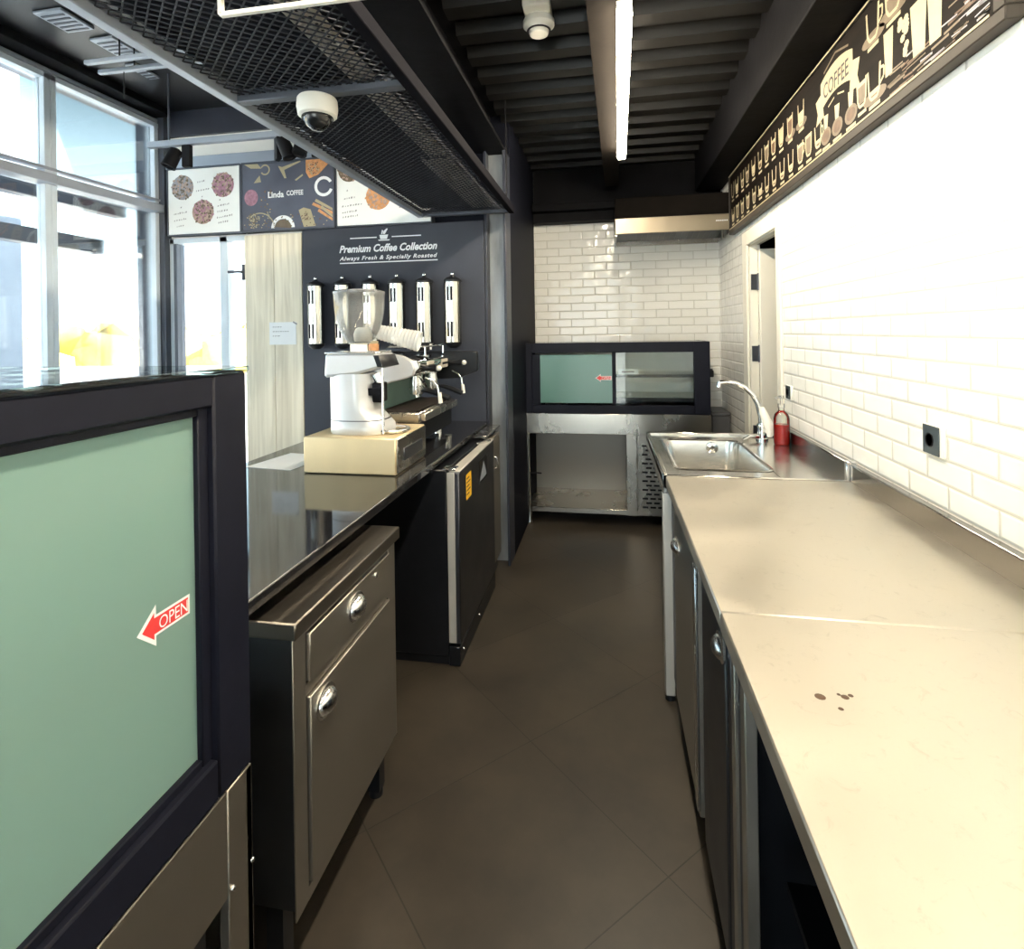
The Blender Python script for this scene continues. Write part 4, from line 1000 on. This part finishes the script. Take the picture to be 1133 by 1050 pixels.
b = MB(); b.lathe([(.014, 0), (.018, .03), (.02, .034)], (-.8, 2.72, .9005), 16); b.build('cup', M['satin'], t)

# ------------------------------------------------------------------ back display counter
t = thing('display_case', 'far display counter with teal sliding panel on an open steel base by the back wall', 'display case', (.03, 4.45, 0))
x0, x1, yf, yb = -.655, .72, 4.17, 4.72
b = MB()
b.box(x0, x1, yf, yb, .685, .836, .003); b.box(x0, x1, yf + .012, yb, .09, .128, .003)
b.box(x0, x0 + .06, yf, yf + .04, .09, .685, .002); b.box(.125, .20, yf, yf + .04, .09, .685, .002); b.box(x1 - .06, x1, yf, yf + .04, .09, .685, .002)
b.build('base', M['steel'], t)
b = MB(); b.box(x0, x0 + .012, yf + .04, yb, .128, .685); b.box(x0, .2, yb - .02, yb, .128, .685); b.box(.188, .2, yf + .04, yb, .128, .685); b.build('liner', M['steel_liner'], t)
b = MB(); b.box(.205, x1 - .06, yf + .004, yf + .02, .128, .685, mi=0)
for r in range(15):
    for k in range(8):
        xx = .235 + k * .055 + (.027 if r % 2 else 0); z = .15 + r * .032
        b.box(xx, xx + .04, yf + .001, yf + .005, z, z + .013, mi=1)
b.box(.3, .36, yf - .003, yf + .006, .645, .672, mi=1)
b.build('vent_grille', [M['steel'], M['matte']], t)
b = MB(); b.tube([(x0 + .02, yf + .08, .36), (x0 + .1, yf + .08, .365), (x0 + .14, yf + .09, .36)], .006, 8); b.tube([(x0 + .05, yf + .08, .36), (x0 + .02, yf + .08, .27)], .004, 8); b.build('pipe', M['matte'], t)
zb, zt = .838, 1.364
b = MB()
b.box(x0 - .004, x0 + .09, yf, yf + .05, zb, zt, .003); b.box(x1 - .11, x1, yf, yf + .05, zb, zt, .003); b.box(x0 + .09, x1 - .11, yf, yf + .05, zt - .075, zt, .003); b.box(x0 + .09, x1 - .11, yf, yf + .05, zb, zb + .06, .003)
b.box(.03, .058, yf + .008, yf + .04, zb + .06, zt - .075, .002)
b.box(x0 + .09, x0 + .15, yf + .015, yf + .04, zb + .06, zt - .085, .002)
b.box(x0, x0 + .03, yf + .05, yb, zb, zt); b.box(x1 - .03, x1, yf + .05, yb, zb, zt); b.box(x0, x1, yb - .02, yb, zt - .02, zt); b.box(x0, x1, yb - .02, yb, zb, zb + .1)
b.build('frame', M['frame'], t)
b = MB(); b.box(x0 + .145, .032, yf + .02, yf + .026, zb + .075, zt - .09); b.build('sliding_panel', M['teal'], t)
b = MB(); b.box(.058, x1 - .11, yf + .028, yf + .034, zb + .06, zt - .075); b.build('glass_pane', M['glass'], t)
b = MB(); b.box(x0 + .03, x1 - .03, yf + .07, yb - .03, 1.108, 1.116); b.build('shelf', M['glass'], t)
b = MB(); b.box(x0 + .03, x1 - .03, yf + .07, yf + .085, 1.1, 1.122); b.build('shelf_edge', M['black'], t)
b = MB(); b.box(x0 + .03, x1 - .03, yf + .055, yf + .07, .925, .95); b.box(x0 + .03, x1 - .03, yf + .07, yb - .03, .935, .945, mi=1); b.box(x0 + .03, x1 - .03, yf + .05, yb - .02, .84, .85, mi=1); b.build('shelf', [M['black'], M['steel']], t)
b = MB(); b.box(x0 + .03, x1 - .03, yb - .012, yb - .006, zb + .1, zt - .02); b.build('rear_panel', M['white'], t)
b = MB(); b.box(x0 + .03, x1 - .03, yf + .05, yb - .02, zt - .008, zt); b.build('glass_top', M['glass'], t)
b = MB(); b.box(.075, .22, yf + .036, yf + .04, 1.125, 1.165, mi=0); b.box(.1, .19, yf + .034, yf + .037, 1.14, 1.15, mi=1); b.build('price_holder', [M['paper'], M['grey_ink']], t)
b = MB(); fb = (Vector((0, yf + .0195, 0)), fr[1], fr[2], fr[3]); open_sticker(b, fb, .026, 1.1, .12, .03); tag(b.build('sticker', [M['paper'], M['red_paint']], t), 'small OPEN arrow sticker')
b = MB(); b.box(x1, x1 + .035, yf + .1, yf + .13, 1.14, 1.16, .003); b.box(x1 + .012, x1 + .04, yf + .09, yf + .14, 1.1, 1.15, .004); b.build('side_latch', M['black'], t)
for x in (x0 + .05, x1 - .05):
    for y in (yf + .05, yb - .05):
        b = MB(); b.lathe([(.022, 0), (.018, .015), (.018, .09)], (x, y, 0), 16); b.build('leg', M['satin'], t)
t = thing('storage_box', 'dark grey box standing between the far display and the right wall', 'box', (.83, 4.52, 0))
b = MB(); b.box(.765, .893, 4.38, 4.68, .001, .8, .006); b.build('body', M['dust'], t)
b = MB(); b.box(.76, .897, 4.375, 4.685, .8, .83, .008); b.build('lid', M['dust'], t)

# ------------------------------------------------------------------ right-hand steel counters
def upstand(b, y0, y1): b.box(.872, .9, y0, y1, .875, .945, .004)
def counter(name, label, y0, y1):
    t = thing(name, label, 'counter', (.56, (y0 + y1) / 2, 0), 'steel counters along the tiled wall')
    b = MB(); b.box(.215, .9, y0, y1, .842, .88, .003); b.build('worktop', M['steel_top'], t)
    b = MB(); upstand(b, y0, y1); b.build('upstand', M['steel_up'], t)
    return t
def legs(t, y0, y1):
    for y in (y0 + .04, y1 - .04):
        for x in (.29, .86):
            b = MB(); b.lathe([(.02, 0), (.02, .1)], (x, y, 0), 14); b.build('leg', M['black'], t)
xr = .235
# middle counter
t = counter('steel_counter', 'middle steel counter with closed doors, between sink and nearest counter', 1.18, 2.238)
b = MB(); b.box(xr + .02, .9, 1.185, 1.2, .1, .842); b.box(xr + .02, .9, 2.22, 2.235, .1, .842); b.box(xr + .02, .9, 1.2, 2.22, .1, .115); b.box(.885, .9, 1.2, 2.22, .115, .842); b.box(xr + .005, .3, 1.2, 2.22, .8, .842)
b.build('body', M['steel_dark'], t)
for q0, q1 in ((2.12, 2.235), (1.5, 1.535), (1.185, 1.215)): b = MB(); b.box(xr, xr + .02, q0, q1, .1, .83, .002); b.build('stile', M['steel_dark'], t)
d1 = MB(); d1.box(xr - .006, xr + .014, 1.58, 2.1, .12, .815, .003); d1 = d1.build('door', M['steel_front'], t)
def handle_r(b, y, z, x, w=.085, h=.05, d=.024):
    cup_handle(b, y, z, 0, w, h, d)
    for v in b.bm.verts: v.co.x = x - v.co.x
    bmesh.ops.reverse_faces(b.bm, faces=b.bm.faces)
b = MB(); handle_r(b, 2.0, .7, xr - .006); b.build('handle', M['satin'], d1)
b = MB(); b.box(xr - .012, xr - .004, 1.575, 1.62, .14, .8, .002); b.build('edge_strip', M['satin'], d1)
d1 = MB(); d1.box(xr - .004, xr + .014, 1.222, 1.495, .12, .815, .003); d1 = d1.build('door', M['steel_dark'], t)
b = MB(); handle_r(b, 1.26, .765, xr - .004, .075, .045, .02); b.build('handle', M['satin'], d1)
legs(t, 1.18, 2.238)
# near counter
t = counter('steel_counter', 'nearest steel counter with worn top and open black shelf space', .06, 1.178)
b = MB(); b.box(xr + .01, .9, 1.15, 1.17, .1, .842); b.box(xr + .01, .9, .07, .09, .1, .842); b.box(xr + .01, .9, .09, 1.15, .1, .115); b.box(.885, .9, .09, 1.15, .115, .842)
b.build('body', M['matte'], t)
for q0, q1 in ((1.145, 1.175), (1.06, 1.095)): b = MB(); b.box(xr - .002, xr + .02, q0, q1, .1, .84, .002); b.build('post', M['steel_front'], t)
b = MB(); b.box(xr + .005, xr + .02, 1.095, 1.145, .1, .84); b.build('side_panel', M['steel_dark'], t)
b = MB(); b.box(.3, .88, .09, 1.06, .45, .465); b.build('shelf', M['matte'], t)
b = MB(); b.box(.2155, .222, 1.162, 1.1775, .79, .875, .001); b.build('joint_strip', M['satin'], t)
for x, y, r in ((.315, .93, .008), (.335, .905, .004), (.352, .935, .006), (.362, .94, .004), (.345, .94, .003)):
    b = MB(); b.lathe([(r, 0), (r * .9, .0004)], (x, y, .88), 12); tag(b.build('stain', M['brown'], t), 'dark drop dried on the worn top')
legs(t, .06, 1.178)
# sink unit
t = thing('sink_unit', 'steel sink counter with basin and drainer at the far end of the worktops', 'sink', (.55, 2.7, 0), 'steel counters along the tiled wall')
sx0, sx1, sy0, sy1 = .203, .9, 2.242, 3.15
bx0, bx1, by0, by1 = .275, .64, 2.36, 2.99
b = MB()
b.box(sx0, bx0, sy0, sy1, .855, .88, .003); b.box(bx1, sx1, sy0, sy1, .855, .88, .003); b.box(bx0, bx1, sy0, by0, .855, .88); b.box(bx0, bx1, by1, sy1, .855, .88)
b.box(sx0, sx0 + .02, sy0, sy1, .81, .89, .004); b.box(sx0, sx1, sy1 - .015, sy1, .81, .892, .004); b.box(sx0, sx1, sy0, sy0 + .012, .83, .886, .003)
b.build('worktop', M['steel_sink'], t)
b = MB()
pts = lambda z, g: [(bx0 + g, by0 + g), (bx1 - g, by0 + g), (bx1 - g, by1 - g), (bx0 + g, by1 - g)]
def rr_(z, g, r=.05, n=6):
    out = []
    for cx, cy, a0 in ((bx1 - g - r, by1 - g - r, 0), (bx0 + g + r, by1 - g - r, PI / 2), (bx0 + g + r, by0 + g + r, PI), (bx1 - g - r, by0 + g + r, 1.5 * PI)):
        for k in range(n + 1):
            a = a0 + PI / 2 * k / n; out.append((cx + r * math.cos(a), cy + r * math.sin(a), z))
    return out
b.rings([rr_(.882, -.012), rr_(.884, -.004), rr_(.878, .004), rr_(.86, .008), rr_(.72, .016), rr_(.705, .03), rr_(.70, .06)], cap0=False, cap1=True); b.build('basin', M['steel_sink'], t)
b = MB(); b.lathe([(.03, 0), (.028, -.004), (.012, -.008), (.01, -.004)], ((bx0 + bx1) / 2 + .06, by1 - .012, .845), 20, (0, 1, 0)); b.build('overflow', M['chrome'], t)
b = MB(); b.lathe([(.035, 0), (.03, .004), (.02, .002)], ((bx0 + bx1) / 2, 2.68, .7), 22); b.build('drain', M['chrome'], t)
b = MB(); upstand(b, sy0, sy1); b.build('upstand', M['steel_up'], t)
b = MB(); b.box(.9 - .04, .9, sy0 - .0, sy0 + .02, .88, .955, .004); b.build('corner_cap', M['satin'], t)
for x, y in ((sx0 + .02, sy0 + .022), (sx0 + .12, sy1 - .022), (.87, sy0 + .022), (.87, sy1 - .022)):
    g = MB(); g.box(x - .02, x + .02, y - .02, y + .02, .02, .812, .004); g = g.build('leg', M['alu_leg'], t)
    b = MB(); b.lathe([(.02, 0), (.018, .02)], (x, y, 0), 14); b.build('foot', M['black'], g)
b = MB(); b.box(.3, .86, sy0 + .06, sy1 - .06, .16, .175); b.build('shelf', M['steel_dark'], t)
# faucet
t = thing('sink_faucet', 'chrome swan-neck tap at the far corner of the sink', 'tap', (.77, 3.03, .88))
b = MB(); b.lathe([(.03, 0), (.03, .008), (.024, .012), (.022, .06), (.025, .075), (.02, .085)], (.77, 3.03, .881), 24); b.build('body', M['chrome'], t)
b = MB(); sp = []
for k in range(17):
    a = k / 16; ang = PI * .5 * a
    sp.append((.77 - .16 * math.sin(ang) ** 1.3 if a < 1 else .61, 3.03, .955 + .22 * math.sin(ang) ** .75))
sp = [(.77, 3.03, .95), (.768, 3.03, 1.0), (.755, 3.03, 1.06), (.73, 3.03, 1.11), (.69, 3.03, 1.15), (.645, 3.03, 1.171), (.6, 3.03, 1.177), (.568, 3.03, 1.175)]
b.tube(sp, [.016, .0155, .014, .013, .012, .011, .011, .011], 14); b.tube([(.568, 3.03, 1.178), (.562, 3.03, 1.15)], [.011, .012], 12); b.build('spout', M['chrome'], t)
b = MB(); b.loft([(.905, .795, 2.985, .012, .01), (.93, .8, 2.985, .022, .018), (.97, .79, 2.99, .024, .018), (1.02, .772, 3.0, .02, .015), (1.05, .765, 3.005, .012, .01)], n=2.2, seg=20); b.tube([(.79, 3.0, .93), (.78, 3.03, .93)], .012, 10); b.build('lever', M['white_plastic'], t)
b = MB(); b.tube([(.745, 3.0, .9), (.7, 2.985, .905), (.665, 2.975, .89)], [.012, .01, .008], 10); b.build('side_knob', M['chrome'], t)
# soap bottle
t = thing('soap_bottle', 'clear pump bottle of red soap behind the tap', 'bottle', (.833, 2.92, .88))
cx, cy = .833, 2.92
b = MB(); b.lathe([(.03, .001), (.034, .006), (.034, .1)], (cx, cy, .88), 26); b.build('liquid', M['red'], t)
b = MB(); b.lathe([(.033, 0), (.0365, .006), (.0365, .13), (.03, .15), (.014, .165), (.013, .18)], (cx, cy, .8805), 26, cap1=False); b.build('bottle_shell', M['glass'], t)
b = MB(); b.lathe([(.016, 0), (.016, .02), (.006, .022), (.005, .045), (.012, .047), (.012, .06)], (cx, cy, 1.06), 18); b.tube([(cx, cy, 1.113), (cx - .03, cy - .01, 1.11)], .006, 8); b.build('pump', M['plastic'], t)

# wall sockets
def socket(y, z, label, s=.043):
    t = thing('wall_socket', label, 'socket', (XW, y, z), 'dark sockets on the tiled wall')
    b = MB(); b.box(XW - .009, XW - .0005, y - s - .012, y + s, z - s, z + s, .003); b.build('plate', M['white_plastic'], t)
    b = MB(); b.box(XW - .0125, XW - .0085, y - s + .004, y + s - .002, z - s + .002, z + s - .002, .002); b.build('cover', mat('slate_grey_plastic', (.06, .075, .085), .2, noise=.1), t)
    b = MB(); b.lathe([(.02, 0), (.02, .0015), (.017, .001), (.016, -.004)], (XW - .0125, y + .006, z), 22, (-1, 0, 0)); b.build('outlet_ring', M['matte'], t)
socket(1.757, 1.128, 'dark socket with white edge low over the near worktop')
socket(3.02, 1.125, 'narrow dark socket near the doorway and soap bottle', .036)

# ------------------------------------------------------------------ outdoors
def outside(b): b.box(-160, 60, -120, 160, -.3, -.12)
struct(MB().build('tmp', []), None); bpy.data.objects.remove(bpy.data.objects['tmp'])
mb = MB(); outside(mb); struct(mb.build('ground', M['pave']), 'pale sunlit ground outside')
mb = MB(); mb.box(-4.7, -4.2, 2.85, 3.37, -.12, 4.5, .01); struct(mb.build('pillar_outside', M['concrete']), 'blue grey pillar outside the window')
for zz, ye2, l in ((2.27, 3.4, 'upper dark louvre bar outside the window'), (1.99, 3.22, 'lower dark louvre bar ending mid window')):
    t = thing('reflection_bar', l, 'reflection', (-3.4, 1.5, zz), 'dark louvre bars outside the window')  # stands in for an indoor beam mirrored in the window glass
    b = MB(); b.box(-3.42, -3.34, -.5, ye2, zz + .03, zz + .125, .004); b.build('bar', M['alu_dark'], t)
    for y in (-.3, 1.2, 2.4):
        b = MB(); b.box(-3.34, -3.22, y, y + .02, zz + .06, zz + .1); b.build('bracket', M['alu_dark'], t)
mb = MB()
for k in range(260):
    a = random.uniform(-.15, 1.75); rad = random.uniform(27, 36)
    x, y = -rad * math.cos(a) * 1.0, rad * math.sin(a)
    h = random.uniform(.6, 1.5)
    mb.ball((x, y, h * .6 - .15), 1, (random.uniform(.8, 1.6), random.uniform(.8, 1.6), h), sub=2)
for v in mb.bm.verts: v.co += Vector((random.uniform(-.2, .2), random.uniform(-.2, .2), random.uniform(-.22, .22)))
tag(mb.build('scrub', M['grassy']), 'yellow autumn scrub along the horizon outside', 'scrub', None, 'stuff')

# ------------------------------------------------------------------ sky
wd = bpy.data.worlds.new('world'); SC.world = wd; wd.use_nodes = True
nt = wd.node_tree; bg = nt.nodes['Background']
tc = nt.nodes.new('ShaderNodeTexCoord'); sp_ = nt.nodes.new('ShaderNodeSeparateXYZ'); nt.links.new(tc.outputs['Generated'], sp_.inputs[0])
rp = nt.nodes.new('ShaderNodeValToRGB'); nt.links.new(sp_.outputs['Z'], rp.inputs['Fac'])
rp.color_ramp.elements[0].position = 0; rp.color_ramp.elements[0].color = (1, .99, .97, 1)
rp.color_ramp.elements[1].position = .36; rp.color_ramp.elements[1].color = (.075, .125, .15, 1)
e = rp.color_ramp.elements.new(.15); e.color = (.5, .66, .72, 1)
nt.links.new(rp.outputs['Color'], bg.inputs['Color']); bg.inputs['Strength'].default_value = 2.9
sd = bpy.data.lights.new('sun', 'SUN'); sd.energy = 19; sd.angle = .01; sd.color = (1, .95, .85)
so = bpy.data.objects.new('sun', sd); COL.objects.link(so); so.location = (10, 8, 14)
so.rotation_euler = Vector((-.75, -.45, -.6)).to_track_quat('-Z', 'Y').to_euler()

# ------------------------------------------------------------------ view
SC.view_settings.view_transform = 'Standard'; SC.view_settings.look = 'None'
SC.view_settings.exposure = 1.55; SC.view_settings.gamma = 1.0; SC.view_settings.use_curve_mapping = False
SC.cycles.use_denoising = True
try: SC.cycles.denoiser = 'OPENIMAGEDENOISE'
except Exception: pass
SC.cycles.max_bounces = 10; SC.cycles.diffuse_bounces = 5; SC.cycles.glossy_bounces = 5; SC.cycles.transparent_max_bounces = 24
SC.cycles.sample_clamp_indirect = 6.0
